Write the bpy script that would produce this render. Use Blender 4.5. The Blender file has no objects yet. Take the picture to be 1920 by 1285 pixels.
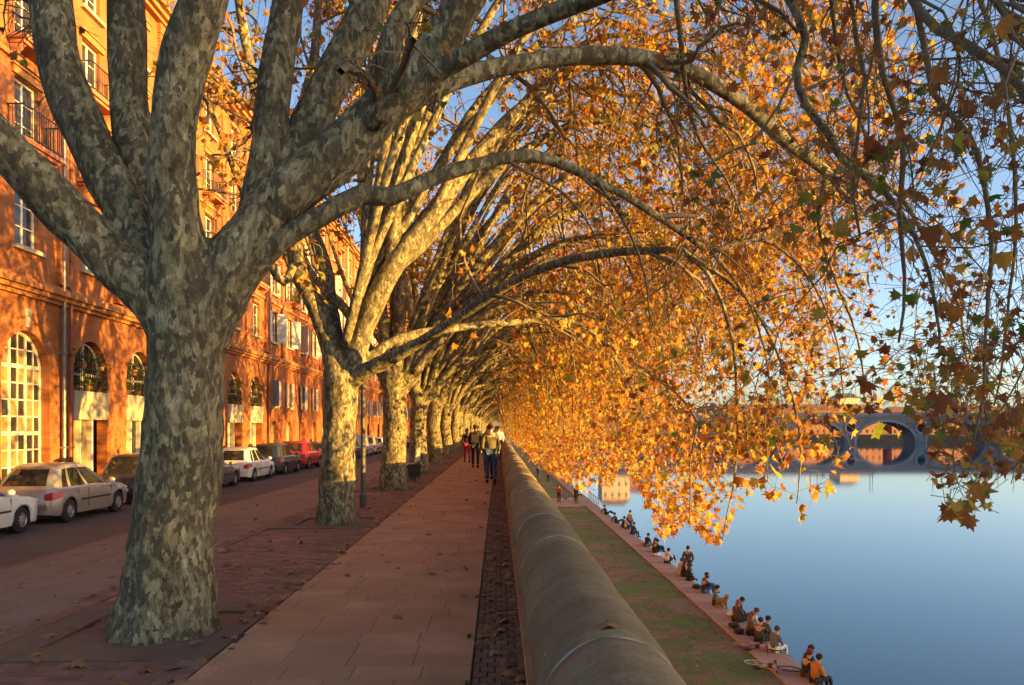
import bpy, bmesh, math, random
import numpy as np
from mathutils import Vector, Matrix, noise
from mathutils.geometry import tessellate_polygon
random.seed(7); rng = np.random.default_rng(11)
R = math.radians
scene = bpy.context.scene
COL = scene.collection

# ------------------------------------------------------------------ camera, world, sun, exposure
EYE = 1.67; F = 1500.0; VX, VY = 934.0, 802.0            # focal length and vanishing point in photo pixels
cam_d = bpy.data.cameras.new('camera'); cam = bpy.data.objects.new('camera', cam_d); COL.objects.link(cam)
cam.location = (0, 0, EYE); cam.rotation_euler = (R(90), 0, 0)
cam_d.sensor_width = 36; cam_d.lens = 36*F/1920.0
cam_d.shift_x = (960-VX)/1920.0; cam_d.shift_y = (VY-642.5)/1920.0
cam_d.clip_start = .05; cam_d.clip_end = 6000
scene.camera = cam
SUN_EL, SUN_AZ = 3.4, 68.0                                # azimuth from straight behind the camera, towards the river
sd = Vector((math.sin(R(SUN_AZ))*math.cos(R(SUN_EL)), -math.cos(R(SUN_AZ))*math.cos(R(SUN_EL)), math.sin(R(SUN_EL))))
world = bpy.data.worlds.new('World'); scene.world = world; world.use_nodes = True
nt = world.node_tree; nt.nodes.clear()
sky = nt.nodes.new('ShaderNodeTexSky'); sky.sky_type = 'NISHITA'; sky.sun_disc = False
sky.sun_elevation = R(SUN_EL); sky.sun_rotation = math.atan2(sd.x, sd.y)
sky.air_density = .5; sky.dust_density = 1.6; sky.ozone_density = .95
bg = nt.nodes.new('ShaderNodeBackground'); bg.inputs[1].default_value = .15
wo = nt.nodes.new('ShaderNodeOutputWorld')
nt.links.new(sky.outputs[0], bg.inputs[0]); nt.links.new(bg.outputs[0], wo.inputs[0])
sl = bpy.data.lights.new('sun', 'SUN'); sl.energy = 5.0; sl.angle = R(.5); sl.color = (1.0, .58, .115)
so = bpy.data.objects.new('sun', sl); COL.objects.link(so)
so.rotation_euler = sd.to_track_quat('Z', 'Y').to_euler()
vs = scene.view_settings; vs.view_transform = 'Standard'; vs.look = 'None'; vs.gamma = 1; vs.use_curve_mapping = False
vs.exposure = 2.05
scene.cycles.max_bounces = 6; scene.cycles.transparent_max_bounces = 8
scene.cycles.use_denoising = True

# ------------------------------------------------------------------ helpers
def P(x, y, Y):                                           # photo pixel + distance -> point of the place
    return Vector(((x-VX)*Y/F, Y, EYE-(y-VY)*Y/F))

def tag(o, label=None, cat=None, group=None, kind=None):
    if label: o['label'] = label
    if cat: o['category'] = cat
    if group: o['group'] = group
    if kind: o['kind'] = kind
    return o
def empty(name, loc=(0,0,0), rz=0, **k):
    o = bpy.data.objects.new(name, None); COL.objects.link(o); o.location = loc; o.rotation_euler = (0,0,rz)
    o.empty_display_size = .1
    return tag(o, **k)
def link(name, me, parent=None, m=None, **k):
    o = bpy.data.objects.new(name, me); COL.objects.link(o)
    if m and not me.materials: me.materials.append(m)
    if parent: o.parent = parent
    return tag(o, **k)
def copy_tree(o, parent=None):
    c = o.copy(); COL.objects.link(c)
    if parent is not None: c.parent = parent
    for ch in KIDS(o): copy_tree(ch, c)
    return c
def KIDS(o):
    return [x for x in COL.objects if x.parent == o]

class MB:
    def __init__(s): s.v = []; s.f = []; s.smooth = False
    def add(s, v, f):
        n = len(s.v); s.v += [tuple(p) for p in v]; s.f += [tuple(i+n for i in q) for q in f]; return s
    def box(s, x0, x1, y0, y1, z0, z1, b=0):
        v = [(x0,y0,z0),(x1,y0,z0),(x1,y1,z0),(x0,y1,z0)]
        if b: v += [(x0,y0,z1-b),(x1,y0,z1-b),(x1,y1,z1-b),(x0,y1,z1-b),(x0+b,y0+b,z1),(x1-b,y0+b,z1),(x1-b,y1-b,z1),(x0+b,y1-b,z1)]
        else: v += [(x0,y0,z1),(x1,y0,z1),(x1,y1,z1),(x0,y1,z1)]
        f = [(3,2,1,0),(0,1,5,4),(1,2,6,5),(2,3,7,6),(3,0,4,7)]
        if b: f += [(4,5,9,8),(5,6,10,9),(6,7,11,10),(7,4,8,11),(8,9,10,11)]
        else: f += [(4,5,6,7)]
        return s.add(v, f)
    def tube(s, pts, r, n=8, caps=True):
        v, f = tube(pts, r, n, caps); return s.add(v, f)
    def prism(s, poly, x0, x1):                            # polygon in (y,z) extruded along x
        n = len(poly)
        v = [(x0,y,z) for y,z in poly]+[(x1,y,z) for y,z in poly]
        f = [tuple(range(n-1,-1,-1)), tuple(range(n,2*n))]+[(i,(i+1)%n,n+(i+1)%n,n+i) for i in range(n)]
        return s.add(v, f)
    def ball(s, c, r, n=8, m=6):
        rx, ry, rz = (r, r, r) if not hasattr(r, '__len__') else r
        v = [(c[0],c[1],c[2]-rz)]
        for j in range(1, m):
            a = math.pi*j/m
            for i in range(n):
                b = 2*math.pi*i/n; v.append((c[0]+rx*math.sin(a)*math.cos(b), c[1]+ry*math.sin(a)*math.sin(b), c[2]-rz*math.cos(a)))
        v.append((c[0],c[1],c[2]+rz)); f = []
        for i in range(n): f.append((0, 1+(i+1)%n, 1+i))
        for j in range(m-2):
            for i in range(n):
                a = 1+j*n+i; b = 1+j*n+(i+1)%n; f.append((a, b, b+n, a+n))
        l = len(v)-1
        for i in range(n): f.append((l, l-n+i, l-n+(i+1)%n))
        return s.add(v, f)
    def mesh(s, name, smooth=False):
        me = bpy.data.meshes.new(name); me.from_pydata(s.v, [], s.f); me.update()
        if smooth: me.polygons.foreach_set('use_smooth', [True]*len(me.polygons))
        return me
    def build(s, name, m, parent=None, smooth=False, **k):
        me = s.mesh(name, smooth); me.materials.append(m)
        return link(name, me, parent, **k)

def tube(pts, r, n=8, caps=True):
    pts = [Vector(p) for p in pts]; N = len(pts)
    if not hasattr(r, '__len__'): r = [r]*N
    v = []; f = []; up = None
    for i, p in enumerate(pts):
        t = (pts[min(i+1,N-1)]-pts[max(i-1,0)]).normalized()
        if up is None:
            up = t.orthogonal().normalized()
        up = (up - t*up.dot(t)).normalized(); w = t.cross(up)
        for k in range(n):
            a = 2*math.pi*k/n; v.append(p+(up*math.cos(a)+w*math.sin(a))*r[i])
    for i in range(N-1):
        for k in range(n):
            a = i*n+k; b = i*n+(k+1)%n; f.append((a, b, b+n, a+n))
    if caps: f += [tuple(range(n-1,-1,-1)), tuple(range((N-1)*n, N*n))]
    return v, f

def spline(pts, rad, step=.15):                            # Catmull-Rom through the points, radii with it
    pts = [np.array(p, float) for p in pts]; rad = list(rad)
    Q = [2*pts[0]-pts[1]]+pts+[2*pts[-1]-pts[-2]]; out = []; ro = []
    for i in range(len(pts)-1):
        a, b, c, d = Q[i:i+4]; n = max(2, int(np.linalg.norm(c-b)/step))
        for k in range(n):
            t = k/n
            out.append(.5*((2*b)+(-a+c)*t+(2*a-5*b+4*c-d)*t*t+(-a+3*b-3*c+d)*t**3)); ro.append(rad[i]*(1-t)+rad[i+1]*t)
    out.append(pts[-1]); ro.append(rad[-1])
    return np.array(out), np.array(ro)

def np_mesh(name, V, Fc, smooth=False):                    # V (n,3), Fc (m,k) all faces of k corners
    me = bpy.data.meshes.new(name); V = np.ascontiguousarray(V, np.float32); m, k = Fc.shape
    me.vertices.add(len(V)); me.vertices.foreach_set('co', V.ravel())
    me.loops.add(m*k); me.loops.foreach_set('vertex_index', np.ascontiguousarray(Fc, np.int32).ravel())
    me.polygons.add(m); me.polygons.foreach_set('loop_start', np.arange(0, m*k, k, dtype=np.int32))
    me.polygons.foreach_set('loop_total', np.full(m, k, np.int32))
    if smooth: me.polygons.foreach_set('use_smooth', np.ones(m, bool))
    me.update(calc_edges=True)
    return me

# ------------------------------------------------------------------ materials
MATS = {}
def nodes(name):
    m = bpy.data.materials.new(name); m.use_nodes = True; t = m.node_tree
    b = t.nodes['Principled BSDF']; return m, t, b
def N(t, kind, **k):
    n = t.nodes.new(kind)
    for a, v in k.items(): setattr(n, a, v)
    return n
def ramp(t, fac, stops, interp='LINEAR'):
    r = t.nodes.new('ShaderNodeValToRGB'); r.color_ramp.interpolation = interp
    e = r.color_ramp.elements
    while len(e) < len(stops): e.new(.5)
    for i, (p, c) in enumerate(stops): e[i].position = p; e[i].color = (*c, 1)
    t.links.new(fac, r.inputs[0]); return r.outputs[0]
def coords(t, scale=(1,1,1), kind='Object'):
    c = t.nodes.new('ShaderNodeTexCoord'); m = t.nodes.new('ShaderNodeMapping'); m.inputs['Scale'].default_value = scale
    t.links.new(c.outputs[kind], m.inputs[0]); return m.outputs[0]
def noise_n(t, vec, scale, detail=4, rough=.55, dist=0):
    n = t.nodes.new('ShaderNodeTexNoise'); n.inputs['Scale'].default_value = scale; n.inputs['Detail'].default_value = detail
    n.inputs['Roughness'].default_value = rough; n.inputs['Distortion'].default_value = dist
    t.links.new(vec, n.inputs['Vector']); return n.outputs['Fac']
def bump(t, b, h, strength=.3, dist=.02):
    n = t.nodes.new('ShaderNodeBump'); n.inputs['Strength'].default_value = strength; n.inputs['Distance'].default_value = dist
    t.links.new(h, n.inputs['Height']); t.links.new(n.outputs[0], b.inputs['Normal'])
def mixc(t, fac, a, b, mode='MIX'):
    m = t.nodes.new('ShaderNodeMix'); m.data_type = 'RGBA'; m.blend_type = mode
    for s, v in ((m.inputs[0], fac), (m.inputs[6], a), (m.inputs[7], b)):
        if hasattr(v, 'is_linked'): t.links.new(v, s)
        elif isinstance(v, (int, float)): s.default_value = v
        else: s.default_value = (*v, 1)
    return m.outputs[2]
def mk(name, c, rough=.7, var=.25, scale=4, bs=.15, bd=.01, metal=0, coat=0, obj=0, spec=None):
    if name in MATS: return MATS[name]
    m, t, b = nodes(name); co = coords(t)
    f = noise_n(t, co, scale, 6, .6)
    lo = tuple(max(0, x*(1-var)) for x in c); hi = tuple(min(1, x*(1+var)) for x in c)
    col = ramp(t, f, [(.3, lo), (.7, hi)])
    if obj:
        oi = t.nodes.new('ShaderNodeObjectInfo')
        r = ramp(t, oi.outputs['Random'], [(0, (1-obj,)*3), (1, (1+obj*.6,)*3)])
        col = mixc(t, 1.0, col, r, 'MULTIPLY')
    t.links.new(col, b.inputs['Base Color']); b.inputs['Roughness'].default_value = rough; b.inputs['Metallic'].default_value = metal
    if coat: b.inputs['Coat Weight'].default_value = coat; b.inputs['Coat Roughness'].default_value = .05
    if spec is not None: b.inputs['Specular IOR Level'].default_value = spec
    if bs: bump(t, b, noise_n(t, co, scale*8, 5, .65), bs, bd)
    MATS[name] = m; return m

def bark(name, dark):
    m, t, b = nodes(name); co = coords(t, (1, 1, .5))
    dn = N(t, 'ShaderNodeTexNoise'); dn.inputs['Scale'].default_value = 6; dn.inputs['Detail'].default_value = 9; dn.inputs['Roughness'].default_value = .7; t.links.new(co, dn.inputs['Vector'])
    vm = N(t, 'ShaderNodeVectorMath', operation='MULTIPLY_ADD'); t.links.new(dn.outputs['Color'], vm.inputs[0]); vm.inputs[1].default_value = (.17,.17,.17); t.links.new(co, vm.inputs[2])
    v = N(t, 'ShaderNodeTexVoronoi'); v.inputs['Scale'].default_value = 27; t.links.new(vm.outputs[0], v.inputs['Vector'])
    vs_ = N(t, 'ShaderNodeSeparateColor'); t.links.new(v.outputs['Color'], vs_.inputs[0])
    big = noise_n(t, co, 2.6, 9, .72)
    a = N(t, 'ShaderNodeMath', operation='MULTIPLY_ADD'); t.links.new(vs_.outputs[0], a.inputs[0]); a.inputs[1].default_value = .42
    t.links.new(big, a.inputs[2])
    k = dark
    col = ramp(t, a.outputs[0], [(.0, (.115*k,.093*k,.055*k)), (.58, (.16*k,.132*k,.075*k)), (.70, (.27*k,.225*k,.125*k)), (.83, (.42*k,.355*k,.20*k)), (.97, (.58*k,.51*k,.33*k))], 'CONSTANT')
    fine = noise_n(t, co, 30, 6, .7)
    col = mixc(t, .75, col, ramp(t, fine, [(.3, (.38,.36,.34)), (.5, (.95,.95,.95)), (.7, (1.4,1.38,1.3))]), 'MULTIPLY')
    st = noise_n(t, coords(t, (9, 9, .8)), 1.6, 5, .6); col = mixc(t, .6, col, ramp(t, st, [(.35, (.55,.52,.5)), (.6, (1.12,1.1,1.08))]), 'MULTIPLY')
    t.links.new(col, b.inputs['Base Color']); b.inputs['Roughness'].default_value = .85; b.inputs['Specular IOR Level'].default_value = .25
    ad = N(t, 'ShaderNodeMath', operation='MULTIPLY_ADD'); t.links.new(fine, ad.inputs[0]); ad.inputs[1].default_value = .5; t.links.new(vs_.outputs[0], ad.inputs[2])
    bump(t, b, ad.outputs[0], .55, .02)
    return m
M_bark = bark('plane_bark', .80)
M_twig = mk('twig_bark', (.17,.12,.07), .85, .3, 6, 0)
def leafmat(name, stops, tr=.4):
    m, t, b = nodes(name); g = N(t, 'ShaderNodeNewGeometry'); oi = N(t, 'ShaderNodeObjectInfo')
    a = N(t, 'ShaderNodeMath', operation='ADD'); t.links.new(g.outputs['Random Per Island'], a.inputs[0]); t.links.new(oi.outputs['Random'], a.inputs[1])
    fr = N(t, 'ShaderNodeMath', operation='FRACT'); t.links.new(a.outputs[0], fr.inputs[0])
    col = ramp(t, fr.outputs[0], stops)
    co = coords(t); nz = noise_n(t, co, 22, 3, .6)
    col = mixc(t, .7, col, ramp(t, nz, [(.3, (.6,.5,.45)), (.65, (1.15,1.15,1.15))]), 'MULTIPLY')
    t.links.new(col, b.inputs['Base Color']); b.inputs['Roughness'].default_value = .6; b.inputs['Specular IOR Level'].default_value = .3
    tl = N(t, 'ShaderNodeBsdfTranslucent'); t.links.new(col, tl.inputs[0])
    mx = N(t, 'ShaderNodeMixShader'); mx.inputs[0].default_value = tr
    t.links.new(b.outputs[0], mx.inputs[1]); t.links.new(tl.outputs[0], mx.inputs[2])
    t.links.new(mx.outputs[0], t.nodes['Material Output'].inputs[0]); return m
M_gold = leafmat('autumn_leaf', [(0,(.36,.10,.022)), (.22,(.50,.18,.026)), (.45,(.60,.29,.035)), (.75,(.66,.41,.05)), (.93,(.60,.45,.06)), (1,(.18,.24,.03))], .5)
M_mix = leafmat('turning_leaf', [(0,(.20,.065,.028)), (.35,(.33,.13,.035)), (.6,(.40,.21,.04)), (.78,(.42,.31,.05)), (.88,(.17,.22,.04)), (1,(.10,.17,.03))], .45)
def brickmat(name, c1, c2, cm, bw=.24, bh=.07, mort=.008, scale=1, swap=True, bs=.4, stain=.35):
    m, t, b = nodes(name); c = t.nodes.new('ShaderNodeTexCoord')
    if swap:                                               # wall facing +x: brick rows run along y
        s = N(t, 'ShaderNodeSeparateXYZ'); cb = N(t, 'ShaderNodeCombineXYZ'); t.links.new(c.outputs['Object'], s.inputs[0])
        t.links.new(s.outputs[1], cb.inputs[0]); t.links.new(s.outputs[2], cb.inputs[1]); vec = cb.outputs[0]
    else: vec = c.outputs['Object']
    k = N(t, 'ShaderNodeTexBrick'); k.inputs['Color1'].default_value = (*c1,1); k.inputs['Color2'].default_value = (*c2,1); k.inputs['Mortar'].default_value = (*cm,1)
    k.inputs['Scale'].default_value = scale; k.inputs['Mortar Size'].default_value = mort; k.inputs['Brick Width'].default_value = bw; k.inputs['Row Height'].default_value = bh
    t.links.new(vec, k.inputs['Vector'])
    n1 = noise_n(t, c.outputs['Object'], .9, 8, .65); n2 = noise_n(t, c.outputs['Object'], 14, 4, .6)
    col = mixc(t, stain*2, k.outputs['Color'], ramp(t, n1, [(.3, (.5,.42,.38)), (.5, (1,1,1)), (.75, (1.3,1.25,1.1))]), 'MULTIPLY')
    col = mixc(t, .5, col, ramp(t, n2, [(.3, (.75,.72,.7)), (.7, (1.2,1.2,1.2))]), 'MULTIPLY')
    t.links.new(col, b.inputs['Base Color']); b.inputs['Roughness'].default_value = .88
    bump(t, b, k.outputs['Fac'], -bs, .01)
    MATS[name] = m; return m
M_brick = brickmat('facade_brick', (.40,.125,.026), (.29,.08,.02), (.33,.16,.06))
M_brick2 = brickmat('facade_brick_dark', (.37,.105,.024), (.26,.065,.018), (.30,.13,.05))
M_plaster = mk('warm_plaster', (.38,.155,.045), .9, .2, 1.5)
M_stone = mk('pale_stone', (.42,.35,.25), .85, .18, 2)
M_white = mk('white_paint', (.60,.56,.48), .5, .06, 2, .05)
M_shut = mk('shutter_paint', (.55,.52,.46), .6, .12, 3, .05, obj=.35)
M_iron = mk('dark_iron', (.03,.028,.028), .5, .2, 6, .05)
M_zinc = mk('zinc_pipe', (.22,.2,.19), .45, .25, 3, .05, metal=.4)
M_rust = mk('painted_pipe', (.22,.07,.035), .6, .25, 3, .05)
M_terra = mk('terracotta', (.42,.15,.07), .8, .2, 5)
M_rooft = mk('roof_tile', (.22,.10,.06), .85, .3, 3, .6, .05)
M_leafg = leafmat('green_leaf', [(0,(.04,.09,.02)), (.6,(.08,.14,.03)), (.9,(.3,.2,.03)), (1,(.4,.08,.04))])
def glass(name, c, rough=.04):
    m, t, b = nodes(name); b.inputs['Base Color'].default_value = (*c,1); b.inputs['Roughness'].default_value = rough
    b.inputs['Specular IOR Level'].default_value = .7; b.inputs['IOR'].default_value = 1.5
    co = coords(t); bump(t, b, noise_n(t, co, 2.5, 2, .5), .08, .05); MATS[name] = m; return m
M_glass = glass('window_glass', (.035,.03,.03)); M_carglass = glass('car_glass', (.02,.022,.024))
M_gold_glass = glass('curtained_glass', (.30,.2,.09), .15)
M_rubber = mk('tyre_rubber', (.02,.02,.02), .85, .2, 8, .1)
M_rim = mk('alloy', (.55,.55,.54), .35, .08, 8, 0, metal=.8)
M_door = mk('garage_door', (.28,.20,.08), .6, .12, 2, .05)
M_pale = mk('pale_panel', (.34,.29,.2), .8, .2, 3)
# ------------------------------------------------------------------ ground and water
YB, YF = -40.0, 430.0
def strip(name, x0, z0, x1, z1, m, y0=YB, y1=YF, n=90, bumpy=0, lift=0, k='structure', xs=1, parent=None):
    ys = np.array([y0+(y1-y0)*(i/n)**1.6 for i in range(n+1)]) if y0 < 0 else np.linspace(y0, y1, n+1)
    V = []; Fc = []
    for i, y in enumerate(ys):
        for j in range(xs+1):
            f = j/xs; x = x0+(x1-x0)*f; z = z0+(z1-z0)*f
            if bumpy: z += bumpy*noise.noise((x*1.3, y*1.3, 0))
            V.append((x, y, z+lift))
    w = xs+1
    for i in range(n):
        for j in range(xs):
            Fc.append((i*w+j, i*w+j+1, (i+1)*w+j+1, (i+1)*w+j))
    me = np_mesh(name, np.array(V), np.array(Fc)); me.materials.append(m)
    return link(name, me, parent, kind=k if not parent else None)

def paving(name, base, var, sc, rough=.85, grit=.5, stops=None, bd=.01):
    m, t, b = nodes(name); co = coords(t)
    a = noise_n(t, co, sc, 7, .62); g = noise_n(t, co, 60, 4, .7); l = noise_n(t, co, .35, 4, .5)
    col = ramp(t, a, [(.28, tuple(x*(1-var) for x in base)), (.5, base), (.75, tuple(x*(1+var) for x in base))])
    col = mixc(t, grit, col, ramp(t, g, [(.25, (.5,.5,.5)), (.75, (1.5,1.45,1.4))]), 'MULTIPLY')
    col = mixc(t, .6, col, ramp(t, l, [(.3, (.72,.7,.68)), (.7, (1.25,1.2,1.15))]), 'MULTIPLY')
    t.links.new(col, b.inputs['Base Color']); b.inputs['Roughness'].default_value = rough
    bump(t, b, g, .5, bd); MATS[name] = m; return m
M_base = paving('joint_mortar', (.11,.06,.045), .3, 3)
M_soil = paving('soil', (.15,.085,.055), .35, 5)
M_asph = paving('pink_grit_asphalt', (.19,.135,.105), .22, 2.2, grit=.8)
M_road = paving('asphalt', (.085,.065,.058), .2, 1.5)
M_conc = paving('tan_concrete', (.13,.082,.055), .22, 3)
M_walk = mk('kerb_stone', (.32,.22,.17), .85, .25, 3)
def slabmat(name, c, obj, sc=6):
    m, t, b = nodes(name); co = coords(t, kind='Object'); g = N(t, 'ShaderNodeNewGeometry')
    a = noise_n(t, g.outputs['Position'], 1.1, 8, .65); f = noise_n(t, g.outputs['Position'], 55, 5, .7)
    oi = N(t, 'ShaderNodeObjectInfo'); ad = N(t, 'ShaderNodeMath', operation='ADD'); t.links.new(g.outputs['Random Per Island'], ad.inputs[0]); t.links.new(oi.outputs['Random'], ad.inputs[1])
    fr = N(t, 'ShaderNodeMath', operation='FRACT'); t.links.new(ad.outputs[0], fr.inputs[0])
    col = ramp(t, a, [(.3, tuple(x*.75 for x in c)), (.7, tuple(x*1.2 for x in c))])
    col = mixc(t, 1, col, ramp(t, fr.outputs[0], [(0, (1-obj, 1-obj, 1-obj)), (1, (1+obj,)*3)]), 'MULTIPLY')
    col = mixc(t, .6, col, ramp(t, f, [(.25, (.6,.6,.6)), (.75, (1.3,1.28,1.25))]), 'MULTIPLY')
    t.links.new(col, b.inputs['Base Color']); b.inputs['Roughness'].default_value = .8; bump(t, b, f, .35, .006); MATS[name] = m; return m
M_slab = slabmat('path_slab', (.40,.215,.115), .09)
M_sett = slabmat('dark_sett', (.14,.075,.05), .3)
M_rbrick = slabmat('red_paver', (.18,.09,.062), .28)

path = strip('path', -2.07, -.03, -.18, -.03, M_base)
pave = strip('pavement', -3.9, -.06, -2.07, -.03, M_base, bumpy=.0)
strip('gutter_strip', -.18, -.045, .24, -.045, M_soil)
strip('verge', -7.4, -.43, -3.9, -.06, M_asph, bumpy=.012, xs=6)
strip('road', -10.2, -.62, -7.4, -.43, M_road)
strip('parking_lane', -12.5, -.63, -10.2, -.62, M_road)
strip('street_pavement', -14.6, -.5, -12.5, -.5, M_conc)
kb = MB(); kb.box(-12.52, -12.36, YB, YF, -.7, -.49); ko = kb.build('kerb', M_walk, kind='structure')
kb = MB(); kb.box(-7.45, -7.3, YB, YF, -.7, -.425); kb.build('kerb_strip', M_rbrick, kind='structure')
strip('ground', -2500, -1.0, -14.5, -.9, M_soil, y0=-600, y1=3000, n=20)

def slab_rows(parent, name, x0, x1, y0, y1, w, d, zt, m, limit, th=.035, gap=.006, run=.5, jit=.0015, seed=1, skip=None, ztf=None):
    """rows of slabs across a strip: the nearest ones as objects, the rest joined"""
    r = random.Random(seed); cache = {}; cnt = 0; rest = MB(); row = 0; y = y0
    while y < y1:
        x = x0-w*(r.uniform(.05,.95) if run == .51 else run if row % 2 else 0)
        while x < x1-.01:
            a, b = max(x, x0), min(x+w, x1); x += w
            if b-a < .03 or (skip and skip((a+b)/2, y+d/2)): continue
            dz = r.uniform(-jit, jit); zz = zt if ztf is None else ztf((a+b)/2)
            vis = True
            cx = (a+b)/2; px = VX+cx*F/max(y+d/2, .1); py = VY+(EYE-zz)*F/max(y+d/2, .1)
            vis = -20 < px < 1940 and py < 1310
            if cnt < limit and vis:
                key = round(b-a, 4)
                if key not in cache:
                    h = key/2-gap/2; g = d/2-gap/2; q = MB().box(-h, h, -g, g, -th, 0, .004); cache[key] = q.mesh(name); cache[key].materials.append(m)
                o = link(name, cache[key], parent); o.location = (cx, y+d/2, zz+dz); o.rotation_euler = (r.uniform(-.002,.002), r.uniform(-.002,.002), 0); cnt += 1
            else:
                rest.box(a+gap/2, b-gap/2, y+gap/2, y+d-gap/2, zz-th, zz+dz, .003)
        y += d; row += 1
    if rest.v: rest.build(name+'_field', m, parent, kind='stuff')
slab_rows(path, 'slab', -2.065, -.185, 4.7, 95, .47, .30, 0, M_slab, 270, gap=.002, seed=3, run=.51)
setts = empty('sett_strip', kind='structure')
slab_rows(setts, 'sett', -.175, .235, 4.7, 60, .102, .115, -.012, M_sett, 280, gap=.008, jit=.004, th=.03, seed=4)
def skip_pit(x, y):
    k = round((y-6.7)/7.55); cy = 6.7+k*7.55
    return abs(y-cy) < .95 and abs(x+2.98) < .86
slab_rows(pave, 'paver', -3.86, -2.08, 4.7, 75, .21, .105, -.002, M_rbrick, 290, gap=.006, jit=.003, th=.03, seed=5, skip=skip_pit, ztf=lambda x: -.002+(x+2.07)*.016)
bb = MB(); y = 4.5
while y < 60:
    bb.box(-4.06, -3.9, y+.004, y+.236, -.12, -.035, .006); y += .24
bb.build('edging_brick_row', M_rbrick, pave, kind='stuff')
# soil pits with concrete surrounds at each tree
TREE_Y = [6.7+7.55*i for i in range(42)]; TX = -2.85
pits = MB(); apr = MB()
for cy in TREE_Y[:14]:
    apr.box(-3.83, -2.1, cy-.93, cy-.62, -.06, -.004, .006); apr.box(-3.83, -2.1, cy+.62, cy+.93, -.06, -.004, .006)
    apr.box(-3.83, -3.5, cy-.618, cy+.618, -.06, -.006, .006); apr.box(-2.3, -2.1, cy-.618, cy+.618, -.06, -.004, .006)
apr.build('tree_surround', M_conc, pave, kind='stuff')
V = []; Fc = []
for cy in TREE_Y[:14]:
    n0 = len(V)
    for i in range(9):
        for j in range(9):
            x = -3.52+1.24*i/8; y = cy-.64+1.28*j/8; V.append((x, y, -.03+.03*noise.noise((x*5, y*5, 3))))
    for i in range(8):
        for j in range(8): a = n0+i*9+j; Fc.append((a, a+9, a+10, a+1))
me = np_mesh('soil', np.array(V), np.array(Fc)); me.materials.append(M_soil); link('soil', me, kind='structure')

# parapet: rendered wall with round coping stones
wall = empty('parapet_wall', (0,0,0), label='low riverside parapet wall with rounded grey stone coping beside the path', cat='wall')
m, t, b = nodes('coping_stone'); g = N(t, 'ShaderNodeNewGeometry'); oi = N(t, 'ShaderNodeObjectInfo')
mp = N(t, 'ShaderNodeMapping'); mp.inputs['Scale'].default_value = (.7, 5, .7); t.links.new(g.outputs['Position'], mp.inputs[0])
col = ramp(t, noise_n(t, g.outputs['Position'], 1.6, 8, .68), [(.3, (.15,.105,.055)), (.5, (.21,.155,.085)), (.72, (.27,.21,.12))])
col = mixc(t, .75, col, ramp(t, noise_n(t, mp.outputs[0], 2.2, 6, .7), [(.3, (.78,.75,.7)), (.6, (1.08,1.07,1.05))]), 'MULTIPLY')
col = mixc(t, .8, col, ramp(t, noise_n(t, g.outputs['Position'], 38, 6, .75), [(.3, (.62,.6,.58)), (.7, (1.3,1.3,1.25))]), 'MULTIPLY')
lich = ramp(t, noise_n(t, g.outputs['Position'], 9, 9, .78), [(.63, (0,0,0)), (.67, (1,1,1))]); col = mixc(t, lich, col, (.30,.29,.20))
col = mixc(t, 1, col, ramp(t, oi.outputs['Random'], [(0, (.82,.82,.82)), (1, (1.15,1.13,1.1))]), 'MULTIPLY')
t.links.new(col, b.inputs['Base Color']); b.inputs['Roughness'].default_value = .88; bump(t, b, noise_n(t, g.outputs['Position'], 26, 8, .75), .6, .012); M_cope = m
M_wall = mk('parapet_render', (.30,.185,.10), .9, .3, 2.5, .4)
M_mort = mk('pale_mortar', (.36,.31,.24), .9, .2, 8)
wb = MB(); wb.box(.225, .60, YB, YF, -6.2, .655); wb.build('wall_face', M_wall, wall)
pl = MB(); pl.box(.185, .225, YB, YF, -.1, .10); pl.build('plinth', M_wall, wall)
CR, CX, CT = .262, .412, .93
def cope(y0, y1, m, name, r=CR, wob=0, seed=0):
    q = []; ny = max(2, int((y1-y0)/.12)) if y0 < 14 else 2; ns = 18
    for i in range(ny+1):
        y = y0+(y1-y0)*i/ny; e = .008 if i in (0, ny) else 0
        for j in range(ns+1):
            a = math.pi*j/ns; rr = r-e+(wob*noise.noise((math.cos(a)*3, y*2.2+seed, a*2)) if wob else 0)
            q.append((CX-rr*math.cos(a), y, CT-CR+rr*math.sin(a)))
        q.append((CX+r-e-.004, y, CT-CR-.045)); q.append((CX-r+e+.004, y, CT-CR-.045))
    w = ns+3; f = []
    for i in range(ny):
        for j in range(w): f.append((i*w+j, (i+1)*w+j, (i+1)*w+(j+1)%w, i*w+(j+1)%w))
    f += [tuple(range(w)), tuple(ny*w+k for k in reversed(range(w)))]
    mb = MB(); mb.add(q, f); me = mb.mesh(name, True); me.materials.append(m); return link(name, me, wall)
rr = random.Random(2)
joints = [-3, -1.6, -.2, 1.1, 2.85, 5.52, 6.98, 9.82, 11.2, 13.0, 15.2]
while joints[-1] < 150: joints.append(joints[-1]+rr.uniform(1.25, 1.9))
for a, b in zip(joints[:-1], joints[1:]):
    cope(a+.006, b-.006, M_cope, 'coping_stone', CR, .012, a).location = (rr.uniform(-.004,.004), 0, rr.uniform(-.004,.003))
for a in joints[3:24]: cope(a-.0055, a+.0055, M_mort, 'mortar_joint', CR-.003)
cope(joints[-1], YF, M_cope, 'coping_run')

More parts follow.
